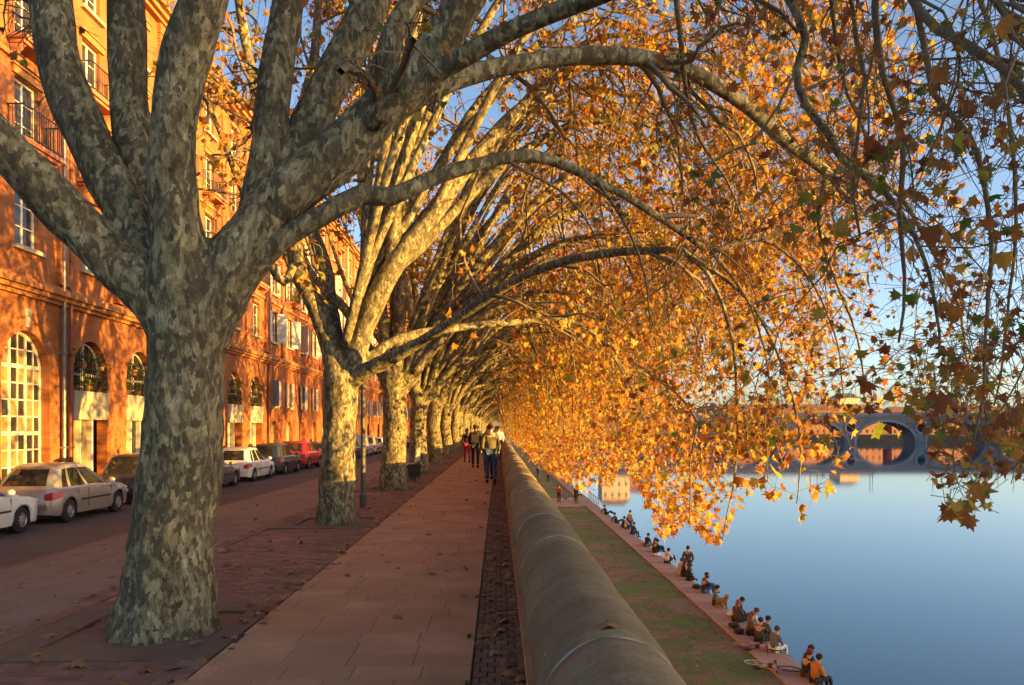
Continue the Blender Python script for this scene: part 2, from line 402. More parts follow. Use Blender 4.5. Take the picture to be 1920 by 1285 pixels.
# lower quay, grass, towpath
ZQ = EYE-7.42
m, t, b = nodes('worn_grass'); co = coords(t)
a = noise_n(t, co, .38, 7, .62, .4); f = noise_n(t, co, 40, 4, .7); g2 = noise_n(t, co, 3.5, 5, .7)
am = N(t, 'ShaderNodeMath', operation='MULTIPLY_ADD'); t.links.new(g2, am.inputs[0]); am.inputs[1].default_value = .35; t.links.new(a, am.inputs[2])
col = ramp(t, am.outputs[0], [(.60, (.16,.118,.08)), (.665, (.12,.095,.05)), (.70, (.075,.12,.025)), (.85, (.06,.105,.02))])
col = mixc(t, .7, col, ramp(t, f, [(.25, (.5,.5,.5)), (.75, (1.5,1.5,1.4))]), 'MULTIPLY')
t.links.new(col, b.inputs['Base Color']); b.inputs['Roughness'].default_value = .95; bump(t, b, f, .8, .03); M_grass = m
strip('lower_lawn', .58, ZQ-.02, 8.3, ZQ-.02, M_grass, bumpy=.05, xs=14, n=160)
M_tow = paving('towpath_stone', (.27,.185,.155), .2, 1.2)
M_towb = paving('bank_stone', (.22,.19,.15), .3, 1.2)
tow = empty('towpath', kind='structure')
sm = MB(); 
y = 10.0; k = 0; cache = {}
while y < 200:
    L = 2.0 if y < 90 else 8
    if L not in cache:
        q = MB().box(8.37, 9.32, .01, L-.01, ZQ-.25, ZQ+.03, .01); cache[L] = q.mesh('towpath_slab'); cache[L].materials.append(M_tow)
    o = link('towpath_slab', cache[L], tow); o.location = (0, y, 0); y += L
sm.box(8.30, 8.366, YB, YF, ZQ-.3, ZQ+.045); sm.box(8.37, 9.32, YB, 9.99, ZQ-.3, ZQ+.02); sm.box(8.37, 9.32, y, YF, ZQ-.3, ZQ+.02)
sm.build('towpath_edge', M_walk, tow)
bk = MB(); bk.add([(9.32,YB,ZQ+.01),(9.62,YB,ZQ-.12),(9.95,YB,ZQ-.45),(10.6,YB,ZQ-1.6),(9.32,YF,ZQ+.01),(9.62,YF,ZQ-.12),(9.95,YF,ZQ-.45),(10.6,YF,ZQ-1.6)], [(0,1,5,4),(1,2,6,5),(2,3,7,6)])
bk.build('river_bank', M_towb, kind='structure')
cp = MB(); cp.box(.7, 8.29, 75.5, 83.5, ZQ-.2, ZQ+.05); cp.build('landing_pavement', M_tow, kind='structure')
cp = MB(); cp.box(.7, 8.25, 75.1, 75.49, ZQ-.2, ZQ+.12); cp.build('landing_kerb', M_walk, kind='structure')
ZW = ZQ-.85
m, t, b = nodes('river_water'); co = coords(t, (1, .35, 1)); g = N(t, 'ShaderNodeNewGeometry')
b.inputs['Base Color'].default_value = (.012,.085,.15,1); b.inputs['Roughness'].default_value = .03; b.inputs['IOR'].default_value = 1.45
b.inputs['Specular IOR Level'].default_value = .7
bump(t, b, noise_n(t, co, 1.1, 5, .6), .07, .05); M_water = m
w_ = MB(); w_.add([(9.6,-900,ZW),(3000,-900,ZW),(3000,3200,ZW),(9.6,3200,ZW)], [(0,1,2,3)]); w_.build('river_water', M_water, kind='structure')

# ------------------------------------------------------------------ buildings along the street
XF = -14.0; ZG = -.6
def arch_pts(y0, y1, zb, zt, n=14):                        # opening outline, counter-clockwise in (y,z)
    r = (y1-y0)/2; cy = (y0+y1)/2; zs = zt-r
    return [(y0, zb), (y1, zb)]+[(cy+r*math.cos(math.pi*i/n), zs+r*math.sin(math.pi*i/n)) for i in range(n+1)]
def rect_pts(y0, y1, zb, zt): return [(y0,zb),(y1,zb),(y1,zt),(y0,zt)]
def wall_panel(y0, y1, z0, z1, holes, depth=.38, x=0):
    mb = MB(); outer = rect_pts(y0, y1, z0, z1)
    loops = [[Vector((p[0], p[1], 0)) for p in outer]]+[[Vector((p[0], p[1], 0)) for p in reversed(h)] for h in holes]
    flat = [p for l in loops for p in l]; tri = tessellate_polygon(loops)
    mb.add([(x, p.x, p.y) for p in flat], tri)
    for h in holes:
        n = len(h); mb.add([(x, p[0], p[1]) for p in h]+[(x-depth, p[0], p[1]) for p in h], [(i, n+i, n+(i+1)%n, (i+1)%n) for i in range(n)])
    return mb
def fix_normals(me):
    bm = bmesh.new(); bm.from_mesh(me); bmesh.ops.recalc_face_normals(bm, faces=bm.faces); bm.to_mesh(me); bm.free()
# shared window meshes: frame, pane, shutters; origin at the sill centre on the wall face
def bar_frame(w, h, cols, rows, bw=.05, x=-.2, fr=.07):
    q = MB(); q.box(x, x+.06, -w/2, -w/2+fr, 0, h); q.box(x, x+.06, w/2-fr, w/2, 0, h); q.box(x, x+.06, -w/2+fr, w/2-fr, 0, fr); q.box(x, x+.06, -w/2+fr, w/2-fr, h-fr, h)
    for i in range(1, cols): y = -w/2+w*i/cols; b_ = bw*(1.5 if cols == 2 or i == cols//2 else .7); q.box(x-.004, x+.052, y-b_/2, y+b_/2, fr, h-fr)
    for i in range(1, rows): z = h*i/rows; q.box(x+.004, x+.048, -w/2+fr, w/2-fr, z-bw*.35, z+bw*.35)
    return q
WM = {}
def window_meshes(w, h, cols=2, rows=3):
    k = (w, h)
    if k not in WM:
        a = bar_frame(w, h, cols, rows).mesh('window'); a.materials.append(M_white)
        p = MB().box(-.19, -.18, -w/2+.05, w/2-.05, .05, h-.05).mesh('pane'); p.materials.append(M_glass)
        s = MB(); s.box(-.005, .16, -w/2-.14, w/2+.14, -.13, -.005); s = s.mesh('sill'); s.materials.append(M_stone)
        q = MB(); q.box(.02, .06, 0, w/2, 0, h)
        for i in range(int(h/.12)): q.box(.062, .074, .05, w/2-.05, .06+i*.12, .13+i*.12)
        q = q.mesh('shutter'); q.materials.append(M_shut)
        WM[k] = (a, p, s, q)
    return WM[k]
def place_window(par, y, z, w, h, shutters=0, sill=True, r=random):
    a, p, s, q = window_meshes(w, h)
    o = link('window', a, par); o.location = (0, y, z)
    c = link('pane', p, o); c.rotation_euler = (0, 0, r.uniform(-.01,.01))
    if sill: link('sill', s, o)
    if shutters:
        for sg in (-1, 1):
            c = link('shutter', q, o); c.location = (0, sg*w/2, 0); op = r.uniform(0, .25) if r.random() < .8 else 1.2
            if sg > 0: c.rotation_euler = (0, 0, -op)
            else: c.scale = (1,-1,1); c.rotation_euler = (0, 0, op)
BM = {}
def balcony(par, y, z, w, d=.55, tall=.95):
    k = (w, d, tall)
    if k not in BM:
        s = MB(); s.box(0, d, -w/2, w/2, -.14, 0); s.box(.0, d-.08, -w/2+.08, w/2-.08, -.24, -.142)
        for sg in (-1, 1):
            yy = sg*(w/2-.22); s.add([(0,yy-.09,-.24),(d-.15,yy-.09,-.24),(0,yy-.09,-.7),(0,yy+.09,-.24),(d-.15,yy+.09,-.24),(0,yy+.09,-.7)], [(0,1,2),(5,4,3),(1,4,5,2),(0,3,4,1)])
        s = s.mesh('balcony'); s.materials.append(M_terra)
        r = MB(); r.box(d-.05, d-.02, -w/2+.03, w/2-.03, tall-.04, tall); r.box(d-.05, d-.02, -w/2+.03, w/2-.03, .06, .09)
        n = int(w/.12)
        for i in range(n+1):
            yy = -w/2+.04+(w-.08)*i/n; r.box(d-.045, d-.027, yy-.009, yy+.009, 0, tall)
        for sg in (-1, 1):
            yy = sg*(w/2-.04); r.box(0, d-.03, yy-.012, yy+.012, tall-.04, tall)
            for i in range(4): xx = d*.2*(i+.5); r.box(xx-.009, xx+.009, yy-.009, yy+.009, 0, tall-.04)
        r = r.mesh('railing'); r.materials.append(M_iron); BM[k] = (s, r)
    o = link('balcony', BM[k][0], par); o.location = (0, y, z); link('railing', BM[k][1], o)

def cornice(par, y0, y1, z, steps, m, name='cornice'):
    q = MB()
    for (dx, za, zb) in steps: q.box(-.1, dx, y0, y1, z+za, z+zb)
    q.build(name, m, par)
def pipe(par, y, m, z0=-.4, z1=18.4, x=.14):
    q = MB().tube([(x, y, z0), (x, y, z1)], .065, 10)
    for z in range(1, 18, 3): q.box(0, x+.075, y-.08, y+.08, z, z+.06)
    q.build('downpipe', m, par, smooth=False)

rb = random.Random(9)
ZR = 18.9
def make_building(label, y0, y1, bays, wm, style, extra=None):
    b = empty('brick_building', (XF, 0, 0), label=label, cat='building')
    b_ = (y1-y0)/bays; cen = [y0+b_*(i+.5) for i in range(bays)]
    rows = [(7.0, 1.85), (10.0, 1.9), (12.95, 1.85), (15.9, 1.6)]
    for i, c in enumerate(cen):
        ya, yb = c-b_/2, c+b_/2; W = 1.2; holes = []
        if style[i] == 'A': holes.append(arch_pts(c-1.22, c+1.22, -.55, 4.55))
        if style[i] == 'G': holes.append(arch_pts(c-1.15, c+1.15, -.55, 4.63))
        if style[i] == 'S': holes += [rect_pts(c-.5, c+.5, 3.0, 4.6), arch_pts(c-.8, c+.8, -.55, 2.1)]
        for z, h in rows: holes.append(rect_pts(c-W/2, c+W/2, z, z+h))
        wp = wall_panel(ya, yb, ZG-.3, ZR, holes); me = wp.mesh('wall'); fix_normals(me); me.materials.append(wm); link('wall', me, b)
        for j, (z, h) in enumerate(rows):
            place_window(b, c, z, W, h, shutters=(style[i] == 'S' and j < 3), sill=True, r=rb)
            if j in (1, 2) and (style[i] != 'S' or i % 3 == 1): balcony(b, c, z-.02, 2.0)
            q = MB(); q.box(0, .09, c-W/2-.18, c+W/2+.18, z+h+.02, z+h+.24); q.box(0, .14, c-W/2-.24, c+W/2+.24, z+h+.242, z+h+.31)
            q.build('window_head', M_plaster, b)
        q = MB(); q.box(.0, .12, ya-.28, ya+.28, 6.2, 18.3); q.box(0, .16, ya-.34, ya+.34, 6.2, 6.6); q.box(0, .16, ya-.34, ya+.34, 17.9, 18.3)
        q.build('pilaster', wm, b)
        if style[i] == 'S':
            place_window(b, c, 3.0, 1.0, 1.6, shutters=1, r=rb)
            q = MB(); q.box(-.3, -.24, c-.8, c+.8, -.55, 2.1); q.build('shop_door', [M_door, M_pale, M_rust][i % 3], b)
        if style[i] == 'G':
            q = MB(); q.box(-.33, .04, c-1.17, c+1.17, 1.94, 2.45); q.box(-.33, .06, c-1.17, c+1.17, 2.452, 2.9); q.build('lintel', M_stone, b)
            q = MB(); q.box(-.40, -.34, c-1.15, c-.35, -.55, 1.94); q.build('door', M_door if i % 3 else M_pale, b)
            q = MB(); q.box(-.42, -.36, c-.28, c+.42, -.55, 1.94); q.build('door', M_door if i % 2 else M_iron, b)
            q = MB(); q.box(-.42, -.2, c-.35, c-.28, -.55, 1.94); q.box(-.42, -.2, c+.42, c+.52, -.55, 1.94); q.build('door_frame', M_white, b)
            q = MB(); q.box(-.6, -.5, c+.52, c+1.15, -.55, 1.94); q.build('passage_wall', M_brick2, b)
            # arched window over the lintel
            r_ = 1.12; q = MB(); zs = 4.63-1.15
            for sgn in (0, 1):
                q.tube([(-.3, c+(r_-.05)*math.cos(math.pi*k/14), zs+(r_-.05)*math.sin(math.pi*k/14)) for k in range(15)], .045, 4)
                break
            q.box(-.34, -.27, c-.05, c+.05, 2.9, zs+r_-.05); q.box(-.34, -.27, c-1.1, c+1.1, zs-.04, zs+.04)
            w = q.build('arched_window', M_white, b)
            q = MB(); q.prism(arch_pts(c-1.13, c+1.13, 2.9, 4.61), -.37, -.35); q.build('pane', M_glass, w)
            q = MB(); q.box(-.02, .0, c-1.13, c+1.13, 3.66, 3.70); q.box(-.02, 0, c-1.13, c+1.13, 2.95, 2.98)
            for k in range(19): yy = c-1.1+2.2*k/18; q.box(-.018, -.002, yy-.01, yy+.01, 2.9, 3.66)
            q.build('railing', M_iron, b)
        if style[i] == 'A':
            q = MB(); q.add([(0.05,c-.10,4.65),(0.05,c+.10,4.65),(0.05,c+.17,5.2),(0.05,c-.17,5.2),(-.02,c-.10,4.65),(-.02,c+.10,4.65),(-.02,c+.17,5.2),(-.02,c-.17,5.2)], [(0,1,2,3),(0,4,5,1),(1,5,6,2),(2,6,7,3),(3,7,4,0)]); q.build('keystone', M_stone, b)
            rr_ = 1.22; zs = 4.55-rr_; q = MB(); x = -.3
            q.tube([(x, c+(rr_-.05)*math.cos(math.pi*k/20), zs+(rr_-.05)*math.sin(math.pi*k/20)) for k in range(21)], .055, 6)
            def topz(y): return zs+math.sqrt(max(0, (rr_-.06)**2-(y-c)**2))
            ysb = [c-1.2+2.4*k/6 for k in range(7)]; zsb = [-.5+.52*k for k in range(int((zs+.5)/.52)+1)]
            for k, yy in enumerate(ysb):
                wd = .055 if k in (0, 2, 4, 6) else .022
                yy2 = min(max(yy, c-1.16), c+1.16); q.box(x-.03, x+.03, yy2-wd, yy2+wd, -.55, topz(yy2) if 0 < k < 6 else zs)
            zz = -.5; lv = []
            while zz < 4.4: lv.append(zz); zz += .5
            for k, zz in enumerate(lv):
                hw = 1.18 if zz < zs else math.sqrt(max(0, (rr_-.06)**2-(zz-zs)**2)); wd = .06 if k in (0, 4, 8) else .02
                q.box(x-.025, x+.025, c-hw, c+hw, zz-wd, zz+wd)
            w = q.build('arched_window', M_white, b)
            for k in range(6):
                for l_ in range(len(lv)):
                    ya2, yb2 = ysb[k]+.01, ysb[k+1]-.01; za, zb2 = lv[l_], (lv[l_+1] if l_+1 < len(lv) else 4.5)
                    zb2 = min(zb2, max(topz(ya2), topz(yb2)))
                    if zb2-za < .08 or (za > zs and min(topz(ya2), topz(yb2)) < za+.02 and max(topz(ya2), topz(yb2)) < za+.1): continue
                    dy, dz = (yb2-ya2)/2, (zb2-za)/2
                    if min(topz(ya2), topz(yb2)) < zb2:
                        yh = [ya2, yb2]; pv = [(ya2,za),(yb2,za),(yb2,max(za+.01, min(zb2, topz(yb2)))),(ya2,max(za+.01, min(zb2, topz(ya2))))]
                    else: pv = [(ya2,za),(yb2,za),(yb2,zb2),(ya2,zb2)]
                    g_ = MB(); g_.prism([(p_[0]-ya2-dy, p_[1]-za-dz) for p_ in pv], -.004, .004); o = g_.build('pane', M_gold_glass if rb.random() < .35 else M_glass, w)
                    o.location = (x, ya2+dy, za+dz); o.rotation_euler = (0, rb.uniform(-.012,.012), rb.uniform(-.02,.02))
    cornice(b, y0, y1, 5.55, [(.12, 0, .12), (.24, .121, .26), (.34, .261, .42), (.16, .421, .55)], M_plaster)
    cornice(b, y0, y1, 9.35, [(.10, 0, .16)], M_plaster, 'string_course')
    cornice(b, y0, y1, 12.3, [(.10, 0, .16)], M_plaster, 'string_course')
    cornice(b, y0, y1, 18.3, [(.25, 0, .15), (.42, .151, .35), (.6, .351, .6)], M_plaster, 'eaves')
    q = MB(); q.add([(.62,y0,18.86),(.62,y1,18.86),(-6,y1,21.4),(-6,y0,21.4),(-12.6,y1,18.86),(-12.6,y0,18.86)], [(0,1,2,3),(3,2,4,5),(0,3,5),(1,4,2),(0,5,4,1)]); q.build('roof', M_rooft, b)
    q = MB(); q.box(-12, -.6, y0+.01, y1-.01, ZG-.3, 18.85); q.build('interior_block', M_brick2, b)
    return b
bA = make_building('tall orange brick building with big white arched windows and garage doors, nearest the camera', 48.2-3.76*11, 48.2, 11, M_brick, ['A']*5+['G']*6)
pipe(bA, 25.55, M_zinc); pipe(bA, 25.95, M_rust)
bB = make_building('orange brick building with pale wooden shutters next beyond the garage doors', 48.2, 73.6, 7, M_brick2, ['S']*7)
pipe(bB, 48.45, M_rust)
bC = make_building('brick building with open shutters seen between the second and third trees', 73.6, 113.2, 11, M_brick, ['S']*11)
pipe(bC, 73.9, M_zinc)
bD = make_building('far brick terrace at the end of the street, mostly behind trunks', 113.2, 178, 18, M_brick2, ['S']*18)

# ------------------------------------------------------------------ bridge, far bank
YBR = 415.0
M_bstone = mk('bridge_stone', (.24,.24,.25), .9, .2, .15, .4, .3)
M_bbrick = mk('bridge_brick', (.17,.15,.15), .9, .25, .2, .3, .3)
br = empty('arched_bridge', (0, YBR, 0), label='long grey stone and brick arched bridge crossing the river in the distance', cat='bridge')
cent = [(x-VX)*YBR/F for x in (970, 1075, 1180, 1288, 1405, 1530, 1661, 1792, 1925, 2055)]
half = [10, 11.5, 12.3, 13, 14, 14.8, 15.2, 14.8, 14, 13]
zt = EYE+(VY-779)*YBR/F; zcr = EYE+(VY-792)*YBR/F
yy0 = cent[0]-20
for i, (c, h) in enumerate(zip(cent, half)):
    lft = (cent[i-1]+half[i-1]+c-h)/2 if i else c-h-4
    rgt = (c+h+cent[i+1]-half[i+1])/2 if i < len(cent)-1 else c+h+40
    rise = zcr-(ZW-.5)-1.2+ (0 if 2 < i < 8 else -1.5)
    ap = [(c-h, ZW-2), (c+h, ZW-2)]+[(c+h*math.cos(math.pi*k/24), ZW+.8+rise*math.sin(math.pi*k/24)) for k in range(25)]
    hl = [ap]
    if i < len(cent)-1:
        # half circles make the round flood opening at the pier: one whole circle per pier, drawn in this panel's right part
        rgt = c+h+4.2+ (0)
    if i: lft = cent[i-1]+half[i-1]+4.2
    oc = None
    if i < len(cent)-1:
        ocx = (c+h+cent[i+1]-half[i+1])/2; oz = EYE+(VY-801)*YBR/F
        oc = [(ocx+2.3*math.cos(2*math.pi*k/20), oz+2.6*math.sin(2*math.pi*k/20)) for k in range(20)]
        rgt = max(ocx+2.8, c+h+2)
    if i: lft = max((cent[i-1]+half[i-1]+c-h)/2+2.8, cent[i-1]+half[i-1]+2)
    holes = [ap]+([oc] if oc else [])
    wp = wall_panel(lft, rgt, ZW-2.5, zt, [h_ for h_ in holes], depth=12); wp.v = [(p[1], -p[0], p[2]) for p in wp.v]   # turn to face -y
    # depth runs into +y
    me = wp.mesh('span'); me.materials.append(M_bbrick); link('span', me, br)
    q = MB(); n = 24; R1 = [(c+h*math.cos(math.pi*k/n), ZW+.8+rise*math.sin(math.pi*k/n)) for k in range(n+1)]; R2 = [(c+(h+1.3)*math.cos(math.pi*k/n), ZW+.8+(rise+1.3)*math.sin(math.pi*k/n)) for k in range(n+1)]
    v = [(x, -.35, z) for x, z in R1]+[(x, -.35, z) for x, z in R2]+[(x, .1, z) for x, z in R1]+[(x, .1, z) for x, z in R2]; f = []
    for k in range(n): f += [(k, k+1, n+2+k, n+1+k), (k, k+2*n+2, k+2*n+3, k+1), (n+1+k, n+2+k, 3*n+4+k, 3*n+3+k)]
    q.add(v, f); q.build('arch_ring', M_bstone, br)
    if oc:
        q = MB(); v = []; f = []; nn = 20
        for k in range(nn):
            a = 2*math.pi*k/nn
            for rr2, yy in ((2.3, -.35), (3.3, -.35), (3.3, .1), (2.3, .1)): v.append((ocx+rr2*math.cos(a), yy, oz+(rr2+.3)*math.sin(a)))
        for k in range(nn):
            a = k*4; b2 = ((k+1) % nn)*4
            for l_ in range(4): f.append((a+l_, b2+l_, b2+(l_+1) % 4, a+(l_+1) % 4))
        q.add(v, f); q.build('flood_opening', M_bstone, br)
        px = ocx; pw = (cent[i+1]-half[i+1]-c-h)/2
        pw = max(1.4, pw)
        q = MB(); q.add([(px-pw, 0, ZW-2), (px, -4.5, ZW-2), (px+pw, 0, ZW-2), (px-pw, 0, oz-3.4), (px, -4.5, oz-4.2), (px+pw, 0, oz-3.4)], [(0,1,4,3),(1,2,5,4),(3,4,5)]); q.build('cutwater', M_bstone, br)
q = MB(); q.box(cent[0]-14, cent[-1]+60, -.5, .3, zt, zt+.5); q.box(cent[0]-14, cent[-1]+60, -.3, .1, zt+.501, zt+1.3); q.box(cent[0]-14, cent[-1]+60, -.05, 12, zt-.6, zt-.001); q.box(cent[0]-14, cent[-1]+60, 12, 12.4, zt-.6, zt+1.2)
q.build('deck', M_bstone, br)
lamps = [1425, 1520, 1546, 1632, 1652, 1750, 1893, 1902, 1330]
g0 = None
for k, px in enumerate(sorted(lamps)):
    X = (px-VX)*YBR/F
    t_ = empty('bridge_lamp', (X, YBR+.6+(k % 2)*9, zt), label=['tall lamp post on the distant bridge, number %d from the left'][0] % (k+1), cat='street lamp', group='lamp posts along the bridge')
    t_['label'] = 'thin tall lamp post on the distant bridge above the %s arch' % ['far left', 'left', 'second left', 'third left', 'left middle', 'middle', 'right middle', 'second right', 'far right'][k]
    q = MB().tube([(0,0,0),(0,0,9.5),(0,.2,10.3),(0,1.3,10.6)], [.16,.11,.08,.06], 6); q.build('post', M_iron, t_)
    q = MB(); q.box(-.15, .15, .9, 1.8, 10.45, 10.65); q.build('lamp_head', M_iron, t_)

# far bank ground and its terrace
M_fargr = paving('far_ground', (.16,.11,.06), .3, .05)
q = MB(); q.add([(40,455,ZW-1),(3000,430,ZW-1),(3000,3200,ZW+5),(40,3200,ZW+5),(40,457,ZW+4),(3000,432,ZW+4),(3000,3200,ZW+6),(40,3200,ZW+6)], [(0,1,5,4),(4,5,6,7)]); q.build('far_bank', M_fargr, kind='structure')
q = MB(); pg_ = [(205,-900),(1500,-900),(1500,440),(300,440),(205,300)]; q.add([(x,y,ZW-2) for x,y in pg_]+[(x,y,ZW+6) for x,y in pg_], [(0,4,3,2,1),(5,6,7,8,9)]+[(i,(i+1)%5,5+(i+1)%5,5+i) for i in range(5)]); q.build('west_bank', M_fargr, kind='structure')
M_fbrick = mk('far_brick', (.27,.12,.07), .9, .15, .1, 0); M_fpale = mk('far_plaster', (.55,.42,.26), .9, .15, .1, 0); M_slate = mk('slate', (.12,.13,.15), .7, .2, .3, 0)
M_dk = mk('dark_opening', (.03,.03,.035), .3, .1, 1, 0)
def far_house(name, label, x0, x1, y, z1, wm, rm, depth=18, nb=None, rows=3, rh=4, z0=None, win=True):
    z0 = ZW+3 if z0 is None else z0
    b = empty(name, ((x0+x1)/2, y, z0), label=label, cat='building'); w = (x1-x0)/2; h = z1-z0
    q = MB(); q.box(-w, w, 0, depth, 0, h); q.build('wall', wm, b)
    q = MB(); q.add([(-w-.5,-.6,h),(w+.5,-.6,h),(w+.5,depth+.6,h),(-w-.5,depth+.6,h),(-w+2,depth/2,h+rh),(w-2,depth/2,h+rh)], [(0,1,5,4),(1,2,5),(2,3,4,5),(3,0,4),(0,3,2,1)]); q.build('roof', rm, b)
    if win:
        nb = nb or max(3, int(2*w/4)); wmsh = MB().box(-.6, .6, -.12, .05, 0, 2.0).mesh('window'); wmsh.materials.append(M_dk)
        for r_ in range(rows):
            for i in range(nb):
                o = link('window', wmsh, b); o.location = (-w+2*w*(i+.5)/nb, 0, h*(r_+.25)/rows+.5)
    return b
far_house('riverside_house', 'yellow riverside building beyond the bridge, left of the river view', 60, 76, 462, 27, M_fpale, M_rooft, rows=5)
far_house('riverside_house', 'narrow red brick house beside the yellow building beyond the bridge', 77, 90, 466, 20, M_fbrick, M_rooft, rows=4)
far_house('brick_building', 'brick house with grey roof behind the left part of the bridge', 122, 131, 470, 12.5, M_fbrick, M_slate, rows=2, rh=4)
far_house('far_brick_wing', 'long red brick building behind the bridge in the middle', 150, 250, 520, 13, M_fbrick, M_rooft, rows=3, rh=4)
far_house('far_brick_wing', 'long red brick building behind the right end of the bridge', 256, 420, 520, 11.5, M_fbrick, M_rooft, rows=3, rh=4)
far_house('quay_house', 'small pale house with slate roof showing above the bridge on the right', 233, 246, 545, 22, M_fpale, M_slate, rows=3, rh=3.5)
# west bank, outside the frame: added brick blocks that stop the low sun
SHADE_EDGE = 9.8+(sd.y/sd.x)*244.5
tree_blocker = far_house('added_tree_shade_block', 'massive added brick block right of the frame that shades the first tree', -55, 55, 0, 46, M_fbrick, M_rooft, depth=30, rows=5, z0=ZW+6, rh=6)  # added unseen block, its edge set to put the first tree in shade
tree_blocker.rotation_euler = (0, 0, R(90)); tree_blocker.location = (245, SHADE_EDGE-55, ZW+6)
quay_blocker = far_house('far_brick_wing', 'low added brick block right of the frame that shades the quay', -172, 172, 0, 8.5, M_fbrick, M_rooft, depth=16, rows=2, z0=ZW+6, rh=1.5)  # added unseen block, height set to keep sun off the lower quay
bridge_blocker = far_house('added_bridge_shade_block', 'tall added brick block right of the frame that shades the bridge', -60, 60, 0, 28, M_fbrick, M_rooft, depth=14, rows=5, z0=ZW+5, rh=2)  # added unseen block, sized to put the bridge face in shade
bridge_blocker.rotation_euler = (0, 0, R(90)); bridge_blocker.location = (334, 348, ZW+5)
quay_blocker.rotation_euler = (0, 0, R(90)); quay_blocker.location = (235, SHADE_EDGE+1.5+172, ZW+6)
# ------------------------------------------------------------------ trees
def leaf_template(fine=True):
    if fine:
        pr = [(0,0),(.18,.02),(.52,-.05),(.38,.2),(.6,.42),(.3,.45),(.26,.7),(.12,.66),(0,1.0)]
    else:
        pr = [(0,0),(.5,.0),(.38,.3),(.45,.55),(.15,.55),(0,1.0)]
    pts = pr+[(-x, y) for x, y in reversed(pr[1:-1])]
    V = [(0,.4,.07)]+[(x, y, -.45*abs(x)**1.3-.35*max(0,y-.45)**1.2+(.06 if x > .3 else 0)) for x, y in pts]
    n = len(pts); Fc = [(0, 1+i, 1+(i+1) % n) for i in range(n)]
    return np.array(V, float), np.array(Fc)
LF, LFf = leaf_template(True); LC, LCf = leaf_template(False)

def rand_rot(n, hang=.6):
    """leaf frames: blade (y axis) points mostly down and outward, face turned anyhow"""
    y = rng.normal(size=(n,3)); y[:,2] -= hang*2.2; y /= np.linalg.norm(y, axis=1)[:,None]
    a = rng.normal(size=(n,3)); z = np.cross(y, a); z /= np.linalg.norm(z, axis=1)[:,None]; x = np.cross(y, z)
    return np.stack([x, y, z], axis=2)                      # columns
def leaves_mesh(name, pos, size, tmpl, Rm=None):
    T, Fc = tmpl; n = len(pos); Rm = rand_rot(n) if Rm is None else Rm
    Tn = T[None]*np.stack([.6+.45*rng.random(n), .8+.3*rng.random(n), .2+2.0*rng.random(n)], 1)[:,None,:]
    V = np.einsum('nij,nmj->nmi', Rm, Tn)*size[:,None,None]+pos[:,None,:]
    Fa = Fc[None]+(np.arange(n)*len(T))[:,None,None]
    return np_mesh(name, V.reshape(-1,3), Fa.reshape(-1,3))
def batch_tubes(Pp, Rr, sides=3):
    n, K, _ = Pp.shape; d = Pp[:,-1]-Pp[:,0]; d /= np.linalg.norm(d, axis=1)[:,None]+1e-9
    a = np.where(np.abs(d[:,2:3]) < .9, np.array([[0,0,1.]]), np.array([[1.,0,0]])); u = np.cross(d, a); u /= np.linalg.norm(u, axis=1)[:,None]; v = np.cross(d, u)
    ang = 2*np.pi*np.arange(sides)/sides
    ring = u[:,None,:]*np.cos(ang)[None,:,None]+v[:,None,:]*np.sin(ang)[None,:,None]
    V = Pp[:,:,None,:]+ring[:,None,:,:]*Rr[:,:,None,None]
    idx = np.arange(K*sides).reshape(K, sides); q = np.stack([idx[:-1], np.roll(idx[:-1], -1, 1), np.roll(idx[1:], -1, 1), idx[1:]], axis=-1).reshape(-1,4)
    Fa = q[None]+(np.arange(n)*K*sides)[:,None,None]
    return V.reshape(-1,3), Fa.reshape(-1,4)
def sprout(Pp, Rr, per, tmin, length, K, spread, gravity, rfac, along=.5, wig=.08):
    """children from parent polylines Pp (n,K0,3); returns polylines and radii"""
    n, K0, _ = Pp.shape; m = n*per; par = np.repeat(np.arange(n), per)
    t = tmin+(1-tmin)*rng.random(m); fi = t*(K0-1); i0 = np.clip(fi.astype(int), 0, K0-2); fr = (fi-i0)[:,None]
    a, b = Pp[par, i0], Pp[par, i0+1]; st = a*(1-fr)+b*fr; tan = b-a; tan /= np.linalg.norm(tan, axis=1)[:,None]+1e-9
    d = tan*along+rng.normal(size=(m,3))*spread; d[:,2] -= gravity*.4; d /= np.linalg.norm(d, axis=1)[:,None]
    L = length*(.55+.9*rng.random(m)); out = np.zeros((m,K,3)); out[:,0] = st; cur = d.copy(); s = (L/(K-1))[:,None]
    for k in range(1, K):
        cur = cur+rng.normal(size=(m,3))*wig*3; cur[:,2] -= gravity*.55; cur /= np.linalg.norm(cur, axis=1)[:,None]; out[:,k] = out[:,k-1]+cur*s
    pr = Rr[par, i0]*(1-fr[:,0])+Rr[par, i0+1]*fr[:,0]
    r0 = np.maximum(.0028, pr*rfac); rad = r0[:,None]*np.linspace(1, .45, K)[None]
    return out, rad
def resample(P_, R_, K):
    s = np.r_[0, np.cumsum(np.linalg.norm(np.diff(P_, axis=0), axis=1))]; q = np.linspace(0, s[-1], K)
    return np.stack([np.interp(q, s, P_[:,i]) for i in range(3)], 1), np.interp(q, s, R_)
def bough_tube(P_, R_, n=12, rough=.06, seed=0):
    v, f = tube(P_, R_, n, True); v = [Vector(p) for p in v]; out = []
    for i, p in enumerate(v):
        ring = i//n; c = Vector(P_[ring]); d = p-c; k = 1+rough*2*noise.noise((p.x*2.1+seed, p.y*2.1, p.z*1.6))+rough*noise.noise((p.x*7+seed, p.y*7, p.z*5))
        out.append(c+d*k)
    return out, f

